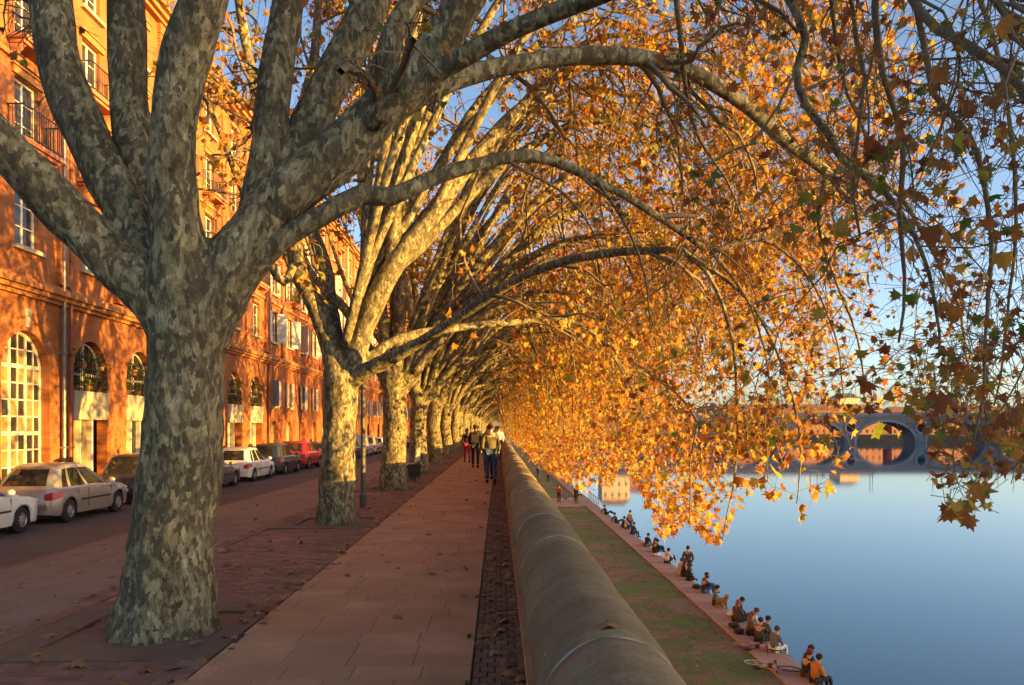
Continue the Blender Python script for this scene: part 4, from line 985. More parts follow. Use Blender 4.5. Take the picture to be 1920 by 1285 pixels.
def car(Yr, label, pm, L=3.85, W=1.66, H=1.43, wb=2.44, kind='hatch', wr=.29, belt=.88, hood=.82, cat='car', Xr=-10.36, rear_o=None):
    ro = .62 if rear_o is None else rear_o                 # rear overhang
    c = empty('parked_car', (Xr-W/2, Yr-ro+L/2, -.63), label=label, cat=cat, group='cars parked along the building side')
    y0 = -L/2; ra = y0+ro; fa = ra+wb; hw = W/2
    tall = kind in ('van', 'suv', 'mpv')
    gr = .20 if kind != 'suv' else .28
    st = sorted(set([y0+L*i/44 for i in range(45)]+[a+s*(wr+.055)*k for a in (ra, fa) for s in (-1,1) for k in (1,.92,.7,.35)]))
    def sm(a, b, x): t = min(1, max(0, (x-a)/(b-a))); return t*t*(3-2*t)
    RA = wr+.055
    # greenhouse stations: rear bottom, rear top, front top, front bottom
    if kind in ('van', 'mpv'): gs = (y0+.10, y0+.30, fa-1.15, fa-.15)
    elif kind == 'sedan': gs = (y0+.55, y0+1.15, fa-1.35, fa-.38)
    else: gs = (y0+.08, y0+.52, fa-1.22, fa-.16)
    def ztop(y):                                          # body top line: tailgate shoulder, belt, hood
        if y > gs[3]: return hood-(hood-.66)*((y-gs[3])/(L/2-gs[3]))**2.2 + (belt-hood)*(1-sm(gs[3], gs[3]+.25, y))
        if y < gs[0]+.02: return belt-.05*(1-sm(y0, gs[0], y))
        return belt-.05*sm(0, gs[3], y)
    def ends(y): 
        e = min(y-y0, L/2-y); return 1-.22*(1-min(1, e/.45))**2.2
    secs = []
    for y in st:
        zb = gr+.04*(1-min(1, min(y-y0, L/2-y)/.2))
        for a in (ra, fa):
            d = abs(y-a)
            if d < RA: zb = max(zb, wr+math.sqrt(max(0, RA*RA-d*d)))
        w = hw*ends(y); zt = ztop(y); mid = .62*belt
        fl = .018 if min(abs(y-ra), abs(y-fa)) < RA+.1 else 0
        rows = [(w-.03, zb), (w-.005+fl, zb+(mid-zb)*.35), (w+fl, mid if mid > zb+.03 else zb+.03), (w-.004, max(zb+.04, mid+(zt-mid)*.45)), (w-.03, max(zb+.05, zt-.07)), (w-.075, max(zb+.06, zt-.012)), (w*.6, max(zb+.07, zt+.012)), (0, max(zb+.07, zt+.02))]
        secs.append((y, rows))
    v = []; f = []; nr = 8
    for y, rows in secs:
        row = [(x, y, z) for x, z in rows]+[(-x, y, z) for x, z in reversed(rows[:-1])]
        v += row
    m_ = 15
    for i in range(len(secs)-1):
        for j in range(m_-1): a = i*m_+j; f.append((a, a+1, a+m_+1, a+m_))
    f.append(tuple(range(m_))); e0 = (len(secs)-1)*m_; f.append(tuple(reversed(range(e0, e0+m_))))
    q = MB(); q.add(v, f); me = q.mesh('body', True); fix_normals(me); me.materials.append(pm); body = link('body', me, c)
    # inner dark underbody
    MB().box(-hw+.16, hw-.16, y0+.15, L/2-.15, gr-.02, belt-.2).build('underbody', M_trim, c)
    # greenhouse
    def g_hw(t): return hw-.075-(.17 if not tall else .12)*t
    def line(t, k):                                       # long position of the corner k at height fraction t
        return (gs[0]+(gs[1]-gs[0])*t**1.15, gs[3]+(gs[2]-gs[3])*t**.9)[k]
    T = [0, .12, .35, .6, .84, .93, 1.0]; U = 24; zb_ = belt-.03
    grid = []
    for t_ in T:
        a, b = line(t_, 0), line(t_, 1); row = []
        hh = zb_+(H-zb_-.03)*t_
        for u in range(U+1):
            k = u/U; hh = zb_+(H-zb_-.03)*t_-t_**3*.075*abs(2*k-1)**2.6; y = a+(b-a)*k; cn = (abs(2*k-1))**6*.13; x = g_hw(t_)-cn-(0.03 if t_ == 1 else 0); row.append((x, y, hh))
        grid.append(row)
    # side glass and pillars
    pil = {0, U-1}; bp = U//2
    third = {int(U*.22)} if kind != 'sedan' else set()
    paintm = MB(); 
    def cell(mb, a, b, c_, d, off=0): mb.add([a, b, c_, d], [(0,1,2,3)])
    windows = {}
    for j in range(len(T)-1):
        for u in range(U):
            q4 = [grid[j][u], grid[j][u+1], grid[j+1][u+1], grid[j+1][u]]
            glassy = j < 4 and 1 <= u < U-2 and u != bp and u not in third and not (u < 3 and (kind != 'sedan'))
            if kind == 'van' and u < U*.55: glassy = False
            for s in (1, -1):
                p4 = [(s*p[0], p[1], p[2]) for p in q4]
                if s < 0: p4.reverse()
                if glassy:
                    key = (s, 0 if u < min(third or {0}) else 1 if u < bp else 2)
                    windows.setdefault(key, MB()); windows[key].add([(p[0]-s*.012, p[1], p[2]) for p in p4], [(0,1,2,3)])
                else: paintm.add(p4, [(0,1,2,3)])
    # rear screen, windscreen, roof
    for k, nm in ((0, 'rear_window'), (U, 'windscreen')):
        gl = MB()
        for j in range(len(T)-1):
            a, b = grid[j][k], grid[j+1][k]
            xs = [-1, -.86, -.5, 0, .5, .86, 1]; bow = -.07 if k == 0 else .09
            for i in range(6):
                q4 = []
                for p, xx in ((a, xs[i]), (a, xs[i+1]), (b, xs[i+1]), (b, xs[i])): q4.append((p[0]*xx, p[1]+bow*(1-xx*xx), p[2]))
                if k: q4.reverse()
                tgt = gl if (0 < i < 5 and 0 < j < 5 and not (kind == 'van' and k == 0)) else paintm
                if tgt is gl: q4 = [(p[0], p[1]-(bow/abs(bow))*.01, p[2]) for p in q4]
                tgt.add(q4, [(0,1,2,3)])
        if gl.v: g_ = gl.mesh(nm, True); g_.materials.append(M_carglass); link(nm, g_, c)
    top = grid[-1]; cols = [-1, -.8, -.4, 0, .4, .8, 1]
    for u in range(U):
        for i in range(6):
            q4 = []
            for p, xx in ((top[u], cols[i]), (top[u], cols[i+1]), (top[u+1], cols[i+1]), (top[u+1], cols[i])):
                kk = (p[1]-top[0][1])/(top[-1][1]-top[0][1]); ed = 1-abs(2*kk-1)**3; bowy = (-.07*(1-kk)**3+.09*kk**3)*(1-xx*xx)
                q4.append((p[0]*xx, p[1]+bowy, p[2]+.035*(1-xx**4)*(.35+.65*ed)))
            paintm.add(q4, [(0,1,2,3)])
    me = paintm.mesh('roof', True); bm = bmesh.new(); bm.from_mesh(me); bmesh.ops.remove_doubles(bm, verts=bm.verts, dist=.002); bm.to_mesh(me); bm.free(); me.materials.append(pm); link('roof', me, c)
    for key, mb in windows.items(): g_ = mb.mesh('side_window', True); g_.materials.append(M_carglass); link('side_window', g_, c)
    # inside: dark seats so the glass has depth
    for sx in (-.35, .35):
        for yy in (ra+.55, fa-1.05): MB().box(sx-.24, sx+.24, yy-.1, yy+.05, .4, belt+.28, .05).build('seat', M_trim, c)
    # door lines, side rub strip, handles, mirrors, lamps, bumpers, plate
    q = MB()
    for s in (1, -1):
        for yy in (gs[0]+(gs[3]-gs[0])*.5-.02, ra+.36 if wb > 2.3 else ra+.4, fa-.42): q.box(s*hw-.006 if s > 0 else -hw-.004, s*hw+.004 if s > 0 else -hw+.006, yy-.006, yy+.006, .32, belt-.09)
        q.box(min(s*(hw+.012), s*(hw-.02)), max(s*(hw+.012), s*(hw-.02)), ra+RA+.06, fa-RA-.06, .50, .545)
    q.build('door_seam', M_trim, c)
    for s in (1, -1):
        for yy in (ra+.62, (ra+fa)/2+.25): a_, b_ = sorted((s*(hw-.02), s*(hw+.028))); MB().box(a_, b_, yy-.09, yy+.09, belt-.17, belt-.14, .006).build('door_handle', pm, c)
        q = MB().ball((s*(hw+.09), gs[3]-.42, belt+.05), (.10,.06,.075), 10, 6); q.build('mirror', pm, c, smooth=True)
        we = hw*.80
        q = MB(); q.add([(s*(hw*.985*.985-.02), y0+.34, belt-.10),(s*(hw*.97), y0+.34, belt-.235),(s*(hw*.80+.045), y0-.012, belt-.30),(s*(hw*.62), y0-.02, belt-.29),(s*(hw*.62), y0-.01, belt-.15),(s*(hw*.80+.03), y0+.02, belt-.10),
                          (s*(hw*.9), y0+.34, belt-.10),(s*(hw*.9), y0+.34, belt-.235)], [(0,1,2,5),(5,2,3,4),(0,5,6),(1,7,2)])
        me = q.mesh('tail_light', False); fix_normals(me); me.materials.append(M_red)
        o = link('tail_light', me, c); o.location = (s*.025, -.005, 0)
        q = MB().ball((s*(hw*.66), L/2-.09, .64), (.2,.12,.075), 10, 6); q.build('headlight', M_lens, c, smooth=True)
        for yy in (ra, fa): wheel(c, s*(hw-.005), yy, wr, s)
    q = MB(); q.box(-hw*.74, hw*.74, y0-.045, y0+.1, .36, .52, .03); q.build('bumper', pm, c)
    q = MB(); q.box(-.26, .26, y0-.055, y0-.047, .40, .50); q.build('number_plate', M_plate, c)
    q = MB(); q.box(-hw*.7, hw*.7, L/2-.1, L/2+.03, .3, .45, .03); q.build('front_bumper', M_trim, c)
    return c
P_silver = paint('silver_beige_paint', (.42,.37,.32), .5); P_white = paint('white_car_paint', (.72,.70,.67)); P_navy = paint('dark_navy_paint', (.03,.035,.05), .3)
P_grey = paint('grey_paint', (.16,.165,.17), .5); P_red = paint('red_paint', (.42,.012,.015)); P_dgrey = paint('dark_slate_paint', (.05,.055,.075), .4); P_van = paint('pale_grey_paint', (.45,.45,.45), .2)
car(15.0, 'white parked car cut off by the left frame edge, with dark side strip', P_white, L=3.9, W=1.68, H=1.48)
car(19.4, 'silver beige small hatchback with red tail lights in front of the arched window', P_silver)
car(24.3, 'dark navy car half hidden behind the first tree trunk', P_navy, H=1.5)
car(29.0, 'grey car whose rear shows just right of the first trunk', P_grey, kind='sedan', L=4.3, wb=2.6, rear_o=.8)
car(34.1, 'white hatchback parked by the two garage doors', P_white, L=3.95, H=1.46)
car(39.1, 'dark slate compact people carrier behind the white hatchback', P_dgrey, kind='mpv', L=3.85, H=1.54, belt=.92, hood=.9)
car(44.0, 'bright red high hatchback parked left of the second tree', P_red, kind='suv', L=4.0, W=1.74, H=1.56, wb=2.5, wr=.33, belt=.98, hood=.95)
car(49.0, 'dark grey car behind the second trunk', P_grey); car(53.6, 'pale car hidden behind the second trunk', P_van)
car(58.6, 'dark car just right of the second trunk by the lamp post', P_navy, H=1.6)
car(63.4, 'pale grey small van right of the lamp post', P_van, kind='van', L=4.2, H=1.8, wb=2.6)
car(68.8, 'silver estate car with red lamps just left of the third trunk', P_silver, H=1.6)
for k, (yy, pm, nm) in enumerate([(73.9,P_white,'white'),(78.7,P_dgrey,'dark slate'),(83.5,P_grey,'grey'),(88.3,P_red,'red'),(93.2,P_navy,'navy')]): car(yy, nm+' car far down the row of parked cars, mostly behind trunks', pm)

# ------------------------------------------------------------------ people
def skin_mesh(name, verts, edges, radii, sub=1, root=0):
    me = bpy.data.meshes.new(name); me.from_pydata(verts, edges, []); o = bpy.data.objects.new(name, me); COL.objects.link(o)
    sk = o.modifiers.new('s', 'SKIN'); sk.use_smooth_shade = True; sk.branch_smoothing = .3
    for i, r_ in enumerate(radii):
        d = me.skin_vertices[0].data[i]; d.radius = (r_, r_) if not hasattr(r_, '__len__') else r_; d.use_root = (i == root)
    if sub: s = o.modifiers.new('u', 'SUBSURF'); s.levels = sub; s.render_levels = sub
    dg = bpy.context.evaluated_depsgraph_get(); m2 = bpy.data.meshes.new_from_object(o.evaluated_get(dg)); m2.name = name
    bpy.data.objects.remove(o); m2.polygons.foreach_set('use_smooth', np.ones(len(m2.polygons), bool)); return m2
POSES = {
 # pelvis, chest, neck, head, then (shoulder, elbow, wrist) x2, (hip, knee, ankle, toe) x2 ; facing +y
 'walk':  dict(pel=(0,0,.95), wai=(0,0,1.10), che=(0,.01,1.33), nec=(0,.01,1.47), hea=(0,.03,1.62), L=[(-.19,.0,1.41),(-.25,-.08,1.15),(-.23,.02,.92)], Rr=[(.19,0,1.41),(.25,.03,1.14),(.24,.12,.92)], LL=[(-.10,0,.92),(-.10,.16,.52),(-.10,.14,.09),(-.10,.30,.04)], RL=[(.10,0,.92),(.11,-.02,.50),(.11,-.26,.12),(.11,-.16,.03)]),
 'stand': dict(pel=(0,0,.95), wai=(0,0,1.10), che=(0,.0,1.33), nec=(0,.01,1.47), hea=(0,.03,1.62), L=[(-.19,.0,1.41),(-.27,-.02,1.15),(-.20,.14,1.0)], Rr=[(.19,0,1.41),(.27,-.02,1.15),(.20,.14,1.0)], LL=[(-.10,0,.92),(-.11,.02,.50),(-.12,0,.08),(-.13,.15,.03)], RL=[(.10,0,.92),(.12,.02,.50),(.13,0,.08),(.15,.15,.03)]),
 'edge':  dict(pel=(0,0,.12), wai=(0,-.02,.28), che=(0,.05,.50), nec=(0,.10,.63), hea=(0,.16,.77), L=[(-.18,.05,.57),(-.23,.12,.33),(-.13,.30,.24)], Rr=[(.18,.05,.57),(.23,.12,.33),(.13,.30,.24)], LL=[(-.10,.03,.11),(-.12,.44,.20),(-.11,.52,-.18),(-.11,.66,-.22)], RL=[(.10,.03,.11),(.12,.44,.20),(.12,.50,-.18),(.13,.64,-.22)]),
 'knees': dict(pel=(0,0,.11), wai=(0,-.04,.27), che=(0,.01,.48), nec=(0,.07,.61), hea=(0,.13,.75), L=[(-.18,.02,.55),(-.24,.18,.38),(-.08,.38,.42)], Rr=[(.18,.02,.55),(.24,.18,.38),(.08,.38,.42)], LL=[(-.10,.03,.11),(-.13,.40,.45),(-.11,.50,.09),(-.11,.64,.04)], RL=[(.10,.03,.11),(.13,.38,.46),(.12,.52,.09),(.13,.66,.04)]),
 'cross': dict(pel=(0,0,.11), wai=(0,-.02,.27), che=(0,.04,.49), nec=(0,.09,.62), hea=(0,.14,.76), L=[(-.18,.04,.56),(-.26,.10,.33),(-.12,.28,.20)], Rr=[(.18,.04,.56),(.26,.10,.33),(.12,.28,.20)], LL=[(-.10,.03,.11),(-.36,.30,.14),(-.02,.40,.07),(.08,.44,.05)], RL=[(.10,.03,.11),(.36,.30,.14),(.04,.34,.08),(-.08,.38,.06)]),
 'lean':  dict(pel=(0,0,.11), wai=(0,-.08,.26), che=(0,-.18,.46), nec=(0,-.20,.60), hea=(0,-.20,.75), L=[(-.18,-.18,.54),(-.24,-.38,.30),(-.22,-.42,.05)], Rr=[(.18,-.18,.54),(.24,-.38,.30),(.22,-.42,.05)], LL=[(-.10,.03,.11),(-.12,.46,.22),(-.11,.80,.08),(-.11,.88,.16)], RL=[(.10,.03,.11),(.13,.42,.34),(.12,.70,.08),(.13,.84,.05)]),
}
PC = {}
def lerp(a, b, t): return tuple(a[i]+(b[i]-a[i])*t for i in range(3))
def pose_meshes(pn):
    if pn in PC: return PC[pn]
    p = POSES[pn]; V = []; E = []; Rd = []
    def av(c, r_, par=None): V.append(c); Rd.append(r_); i = len(V)-1; (E.append((par, i)) if par is not None else None); return i
    i0 = av(p['pel'], (.13,.10)); i1 = av(p['wai'], (.125,.09), i0); i2 = av(p['che'], (.15,.105), i1); i3 = av(p['nec'], .055, i2)
    h0 = lerp(p['nec'], p['hea'], .45); i4 = av(h0, (.07,.075), i3); i5 = av(p['hea'], (.082,.098), i4); i6 = av((p['hea'][0], p['hea'][1]-.005, p['hea'][2]+.09), (.06,.07), i5)
    # nose
    for A in ('L', 'Rr'):
        s, e, w = p[A]; a = av(s, .058, i2); b = av(e, .042, a); c = av(w, .028, b)
        d = Vector(w)-Vector(e); d.normalize(); pm_ = Vector(w)+d*.07; g = av(tuple(pm_), (.036,.018), c)
        sd_ = d.orthogonal().normalized()
        fs = Vector((1,0,0)) if abs(d.x) < .7 else Vector((0,1,0)); fs = (fs-d*fs.dot(d)).normalized(); cu = d.cross(fs)
        for k in range(4):
            o1 = pm_+fs*(.028*(k-1.5)/1.5)+d*.035; o2 = o1+d*(.035+.008*(k in (1,2)))+cu*.014; x1 = av(tuple(o1), .0095, g); av(tuple(o2), .008, x1)
        o1 = pm_-fs*.04-d*.01; x1 = av(tuple(o1), .011, g); av(tuple(o1+d*.035-fs*.012), .009, x1)
    for A in ('LL', 'RL'):
        h, k, a_, t_ = p[A]; a = av(h, .088, i0); b = av(lerp(h, k, .5), .078, a); c = av(k, .056, b); d = av(lerp(k, a_, .35), .056, c); e = av(a_, .036, d); f = av(t_, (.04,.028), e)
    body = skin_mesh('person', V, E, Rd)
    # clothes
    V = []; E = []; Rd = []
    i0 = av(lerp(p['pel'], p['wai'], -.25), (.172,.14)); i1 = av(p['wai'], (.165,.125), i0); i2 = av(p['che'], (.185,.135), i1); i3 = av(lerp(p['che'], p['nec'], .9), (.08,.08), i2)
    for A in ('L', 'Rr'):
        s, e, w = p[A]; a = av(s, .08, i2); b = av(e, .062, a); c = av(lerp(e, w, .93), .046, b)
    jacket = skin_mesh('jacket', V, E, Rd)
    V = []; E = []; Rd = []
    i0 = av(p['pel'], (.15,.125))
    for A in ('LL', 'RL'):
        h, k, a_, t_ = p[A]; a = av(h, .105, i0); b = av(lerp(h, k, .5), .092, a); c = av(k, .07, b); d = av(lerp(k, a_, .35), .066, c); e = av(lerp(k, a_, .95), .055, d)
    trousers = skin_mesh('trousers', V, E, Rd)
    sh = MB()
    for A in ('LL', 'RL'):
        h, k, a_, t_ = p[A]; m_ = lerp(a_, t_, .5); dv = Vector(t_)-Vector(a_)
        n0 = len(sh.v); sh.ball((0,0,0), (.048,.145,.05), 8, 6)
        rot = dv.to_track_quat('Y', 'Z').to_matrix(); up_ = Vector(m_)
        for j in range(n0, len(sh.v)): q_ = rot @ Vector(sh.v[j]); sh.v[j] = tuple(q_+up_-Vector((0,0,.008)))
    shoes = sh.mesh('shoes', True)
    hx, hy, hz = p['hea']; hr = MB(); hr.ball((hx, hy-.022, hz+.045), (.099,.112,.105), 12, 9); hair = hr.mesh('short_hair', True)
    hr = MB(); hr.ball((hx, hy-.022, hz+.045), (.102,.114,.108), 12, 9); hr.tube([(hx, hy-.06, hz+.05), (hx, hy-.09, hz-.08), (hx, hy-.12, hz-.24), (hx, hy-.13, hz-.34)], [.09,.088,.085,.04], 10); lhair = hr.mesh('long_hair', True)
    nz = MB(); nz.add([(hx-.014,hy+.09,hz-.005),(hx+.014,hy+.09,hz-.005),(hx,hy+.12,hz-.015),(hx,hy+.088,hz+.03)], [(0,1,2),(0,2,3),(1,3,2)])
    for s_ in (-1, 1): nz.ball((hx+s_*.082, hy, hz), (.012,.02,.03), 6, 4)
    face = nz.mesh('face', True)
    ey = MB(); 
    for s_ in (-1, 1): ey.ball((hx+s_*.032, hy+.088, hz+.02), (.012,.008,.008), 6, 4)
    ey.ball((hx, hy+.086, hz-.045), (.024,.006,.006), 6, 4); eyes = ey.mesh('eyes_and_mouth', True)
    PC[pn] = (body, jacket, trousers, shoes, hair, lhair, face, eyes); return PC[pn]
def cloth(c): 
    k = 'cloth%.3f_%.3f_%.3f' % c
    return mk(k, c, .9, .25, 6, .35, .01)
M_skin = mk('skin', (.45,.26,.18), .6, .08, 8, 0)
BLACK=(.02,.02,.025); NAVY=(.025,.035,.07); BROWN=(.085,.045,.028); GREY=(.13,.14,.15); WHITE=(.6,.58,.55); OLIVE=(.12,.095,.05); DENIM=(.05,.08,.16); RED=(.35,.03,.04); ORANGE=(.5,.17,.03); PINK=(.5,.28,.24); TAN=(.35,.23,.14); CREAM=(.5,.42,.33)
HB=(.02,.014,.01); HBr=(.08,.035,.018); HR=(.22,.07,.03); HBl=(.35,.2,.08)
def person(x, y, z, face, pose, top, bot, hair, label, long=False, shoe=BLACK, s=1.0, extra=None, hat=None, group='people'):
    body, jk, trs, sh, hs, hl, fc, ey = pose_meshes(pose)
    def lk(nm, me, m_, par=None):
        o = bpy.data.objects.new(nm, me); COL.objects.link(o)
        if not me.materials: me.materials.append(m_)
        o.material_slots[0].link = 'OBJECT'; o.material_slots[0].material = m_
        if par: o.parent = par
        return o
    b = lk('person', body, M_skin); b.location = (x, y, z); b.rotation_euler = (0, 0, R(face)); b.scale = (s,)*3
    tag(b, label, 'person', group)
    lk('jacket', jk, cloth(top), b); lk('trousers', trs, cloth(bot), b); lk('shoes', sh, cloth(shoe), b); lk('hair', hl if long else hs, cloth(hair), b); lk('face', fc, M_skin, b); lk('eyes_and_mouth', ey, cloth((.08,.03,.03)), b)
    hx, hy, hz = POSES[pose]['hea']
    if hat:
        q = MB().ball((hx, hy-.015, hz+.065), (.112,.122,.105), 12, 8); q.build('beanie', cloth(hat), b, smooth=True)
    if extra == 'backpack':
        cx, cy, cz = POSES[pose]['che']; q = MB().box(cx-.15, cx+.15, cy-.30, cy-.12, cz-.28, cz+.12, .05); q.build('backpack', cloth((.04,.03,.03)), b)
    if extra == 'scarf':
        nx, ny, nz_ = POSES[pose]['nec']; v_, f_ = tube([(nx+.10*math.cos(a), ny+.10*math.sin(a), nz_-.02) for a in [2*math.pi*k/12 for k in range(13)]], .04, 6); MB().add(v_, f_).build('scarf', cloth(TAN), b, smooth=True)
    return b
GP = 'people walking along the promenade'
person(-.22, 23.9, 0, 3, 'walk', OLIVE, DENIM, HBr, 'person in olive brown jacket and blue jeans walking away beside the parapet, nearest walker', s=1.02, extra='scarf', group=GP)
person(-.30, 26.1, 0, 176, 'walk', BLACK, BLACK, HBl, 'fair haired person in dark clothes just beyond the nearest walker', group=GP, long=True, s=1.0)
person(-.95, 33.2, 0, 0, 'walk', BLACK, BLACK, HB, 'person in black coat with backpack walking away in the middle of the path', extra='backpack', group=GP, s=1.02)
person(-1.5, 38.5, 0, 8, 'walk', BLACK, RED, HBr, 'smaller dark clad person in red trousers at the left side of the path', s=.93, group=GP, long=True)
person(.02, 42.0, 0, 180, 'walk', WHITE, BLACK, HB, 'person in pale top next to the parapet beyond the nearest walker', group=GP)
person(-.1, 45.5, 0, 180, 'stand', BROWN, NAVY, HB, 'person in brown jacket further along by the parapet', group=GP)
person(-1.3, 52, 0, 180, 'walk', GREY, BLACK, HBr, 'grey clad walker far down the path on its left half', group=GP)
person(-.7, 58, 0, 0, 'walk', NAVY, BLACK, HB, 'navy clad walker far down the middle of the path', group=GP)
# people on the quay edge: photo pixel of the seat -> place on the towpath
def quay(px, py): 
    Y = F*(EYE-ZQ-.04)/(py-VY); return (px-VX)*Y/F, Y
GQ = 'people sitting on the quay edge'
Q = [
 (1513,1270,'knees',-70,BLACK,BROWN,HBr,'hunched person in black jacket and dark red beanie near the orange jacket',dict(hat=(.20,.02,.045))),
 (1528,1262,'edge',-80,NAVY,BLACK,HB,'person in navy top beside the one in the orange jacket',{}),
 (1529,1281,'edge',-75,ORANGE,BLACK,HB,'person in bright orange jacket with dark trousers, nearest of the row',dict(shoe=WHITE)),
 (1452,1222,'edge',-60,GREY,WHITE,HBr,'person in grey sweater and white trousers sitting beside the fallen bicycle',{}),
 (1424,1203,'knees',-40,BROWN,BLACK,HB,'person in rust brown jacket behind the dark red bicycle, arm resting on a knee',{}),
 (1434,1200,'edge',-80,OLIVE,BLACK,HB,'person in olive top close beside the one in rust brown',{}),
 (1405,1190,'cross',-95,OLIVE,BLACK,HR,'long haired person in dark olive coat seen from behind with black bags beside',dict(long=True)),
 (1412,1183,'edge',-90,WHITE,BLACK,HBr,'person in white shirt partly behind the dark olive coat',{}),
 (1381,1166,'cross',-60,BROWN,BLACK,HR,'person in brown top turned towards a neighbour in navy',dict(long=True)),
 (1394,1160,'edge',-100,NAVY,NAVY,HB,'person in navy jacket leaning forward over the water side',{}),
 (1340,1134,'cross',-100,GREY,BLACK,HB,'person in dark grey coat with a tan dog at the side',{}),
 (1322,1112,'knees',-75,BLACK,DENIM,HBr,'person in black top and jeans below the standing man',{}),
 (1332,1108,'edge',-90,NAVY,BLACK,HB,'dark clad person between the standing man and the grey coat',{}),
 (1290,1088,'cross',-95,BLACK,BLACK,HBr,'long haired person in black dress sitting with bare legs',dict(long=True)),
 (1281,1081,'cross',-95,BLACK,BLACK,HBr,'second long haired dark clad person in the group of three',dict(long=True)),
 (1275,1077,'knees',-80,PINK,PINK,HBr,'person in pink top at the far side of the group of three',{}),
 (1251,1056,'knees',-60,WHITE,BLACK,HB,'person in white shirt and black trousers sitting alone',dict(shoe=WHITE)),
 (1234,1037,'knees',-75,BLACK,BLACK,HB,'black clad person next to one in a brown coat',{}),
 (1226,1034,'cross',-90,BROWN,BROWN,HR,'person in brown coat next to the black clad one',dict(long=True)),
 (1213,1025,'cross',-60,BLACK,GREY,HB,'person in black and white top sitting cross legged',{}),
 (1187,1002,'edge',-60,NAVY,BLACK,HB,'navy clad person sitting just below the far standing person',{}),
 (1175,992,'knees',-80,CREAM,BROWN,HBr,'person in cream top in the middle of the far group',{}),
 (1168,989,'cross',-80,BROWN,BLACK,HB,'person in brown in the far group',{}),
 (1157,981,'lean',-70,NAVY,BLACK,HB,'person in blue jacket leaning back in the far group',{}),
 (1137,965,'lean',-60,BLACK,BLACK,HB,'lone dark figure leaning back beyond the far group',{}),
 (1083,930,'edge',-90,WHITE,NAVY,HB,'person in white near the landing stage',{}),
 (1066,908,'edge',-90,PINK,BLACK,HBr,'person in pink sitting beyond the landing stage',{}),
 (1060,903,'knees',-90,BLACK,BLACK,HB,'black clad person beyond the landing stage',{}),
 (1045,893,'knees',-90,BLACK,GREY,HB,'far figure in grey trousers sitting on the quay',{}),
 (1036,887,'knees',-90,NAVY,GREY,HB,'farthest figure in navy sitting on the quay',{}),
]
for px, py, po, fa_, tp, bt, hr_, lb, kw in Q:
    x, y = quay(px, py); x = min(x, 9.30); person(x, y, ZQ+.035, fa_, po, tp, bt, hr_, lb, group=GQ, **{'s': .93, **kw})
person(9.62, F*8.0/(1098-VY), ZQ-.32, -30, 'stand', BROWN, BLACK, HB, 'man in dark brown T-shirt standing on the lower ledge by the water', group='people standing on the quay')
person(9.60, F*7.8/(1003-VY), ZQ-.3, -60, 'stand', (.4,.35,.38), DENIM, HB, 'far person in pale top and jeans standing on the lower ledge', s=.98, group='people standing on the quay')
for px, py, tp, bt, lb in [(1080,944,BLACK,BLACK,'black clad person standing on the landing pavement'),(1048,942,RED,BLACK,'person in red jacket standing beside a bicycle on the landing'),(1028,903,BROWN,BLACK,'brown clad person walking on the far lawn'),(1009,895,BLACK,NAVY,'dark walker close under the wall on the far lawn'),(996,862,NAVY,BLACK,'distant navy figure on the lower quay'),(1019,874,GREY,BLACK,'distant grey figure on the lower quay')]:
    x, y = quay(px, py); person(x, y, ZQ+.03 if py > 930 else ZQ, random.uniform(-90,90), 'stand', tp, bt, HB, lb, group='people standing on the quay')

# dog, bags, bicycles
dx, dy = quay(1351, 1141); dg_ = skin_mesh('dog', [(0,0,.36),(0,.16,.38),(0,.30,.40),(0,.38,.52),(0,.44,.60),(0,.54,.58),(0,-.14,.30),(0,-.24,.22),(0,-.34,.10),(-.07,.30,.2),(-.07,.31,.03),(.07,.30,.2),(.07,.31,.03),(-.10,-.1,.12),(-.10,.06,.04),(.10,-.1,.12),(.10,.06,.04),(-.04,.41,.68),(.04,.41,.68)],
  [(0,1),(1,2),(2,3),(3,4),(4,5),(0,6),(6,7),(7,8),(2,9),(9,10),(2,11),(11,12),(6,13),(13,14),(6,15),(15,16),(4,17),(4,18)], [.13,.13,.11,.07,.075,.04,.13,.06,.03,.045,.03,.045,.03,.07,.035,.07,.035,.025,.025])
dg_.materials.clear(); dg_.materials.append(mk('tan_fur', (.26,.16,.07), .95, .3, 10, .3)); o = link('dog', dg_); o.location = (min(dx, 9.2), dy, ZQ+.03); o.rotation_euler = (0,0,R(200)); tag(o, 'tan dog sitting beside the person in the dark grey coat', 'dog')
for (px, py, c_, lb) in [(1385,1187,BLACK,'black bag lying beside the dark olive coat'),(1376,1177,BLACK,'black jacket heaped on the quay stones'),(1372,1155,WHITE,'white shopping bag beside the brown top'),(1306,1103,BLACK,'small dark shoe-bag on the ledge by the man standing'),(1207,1022,TAN,'small tan bag beside the cross legged person'),(1232,1043,WHITE,'white bag by the brown coat')]:
    x, y = quay(px, py); q = MB().ball((0,0,.09), (.20,.26,.10), 12, 8); q.v = [tuple(Vector(p)*(1+.25*noise.noise((p[0]*9+px, p[1]*9, p[2]*9)))) for p in q.v]
    o = q.build('bag', cloth(c_), None, smooth=True); o.location = (min(x, 9.15), y, ZQ+.035); tag(o, lb, 'bag')
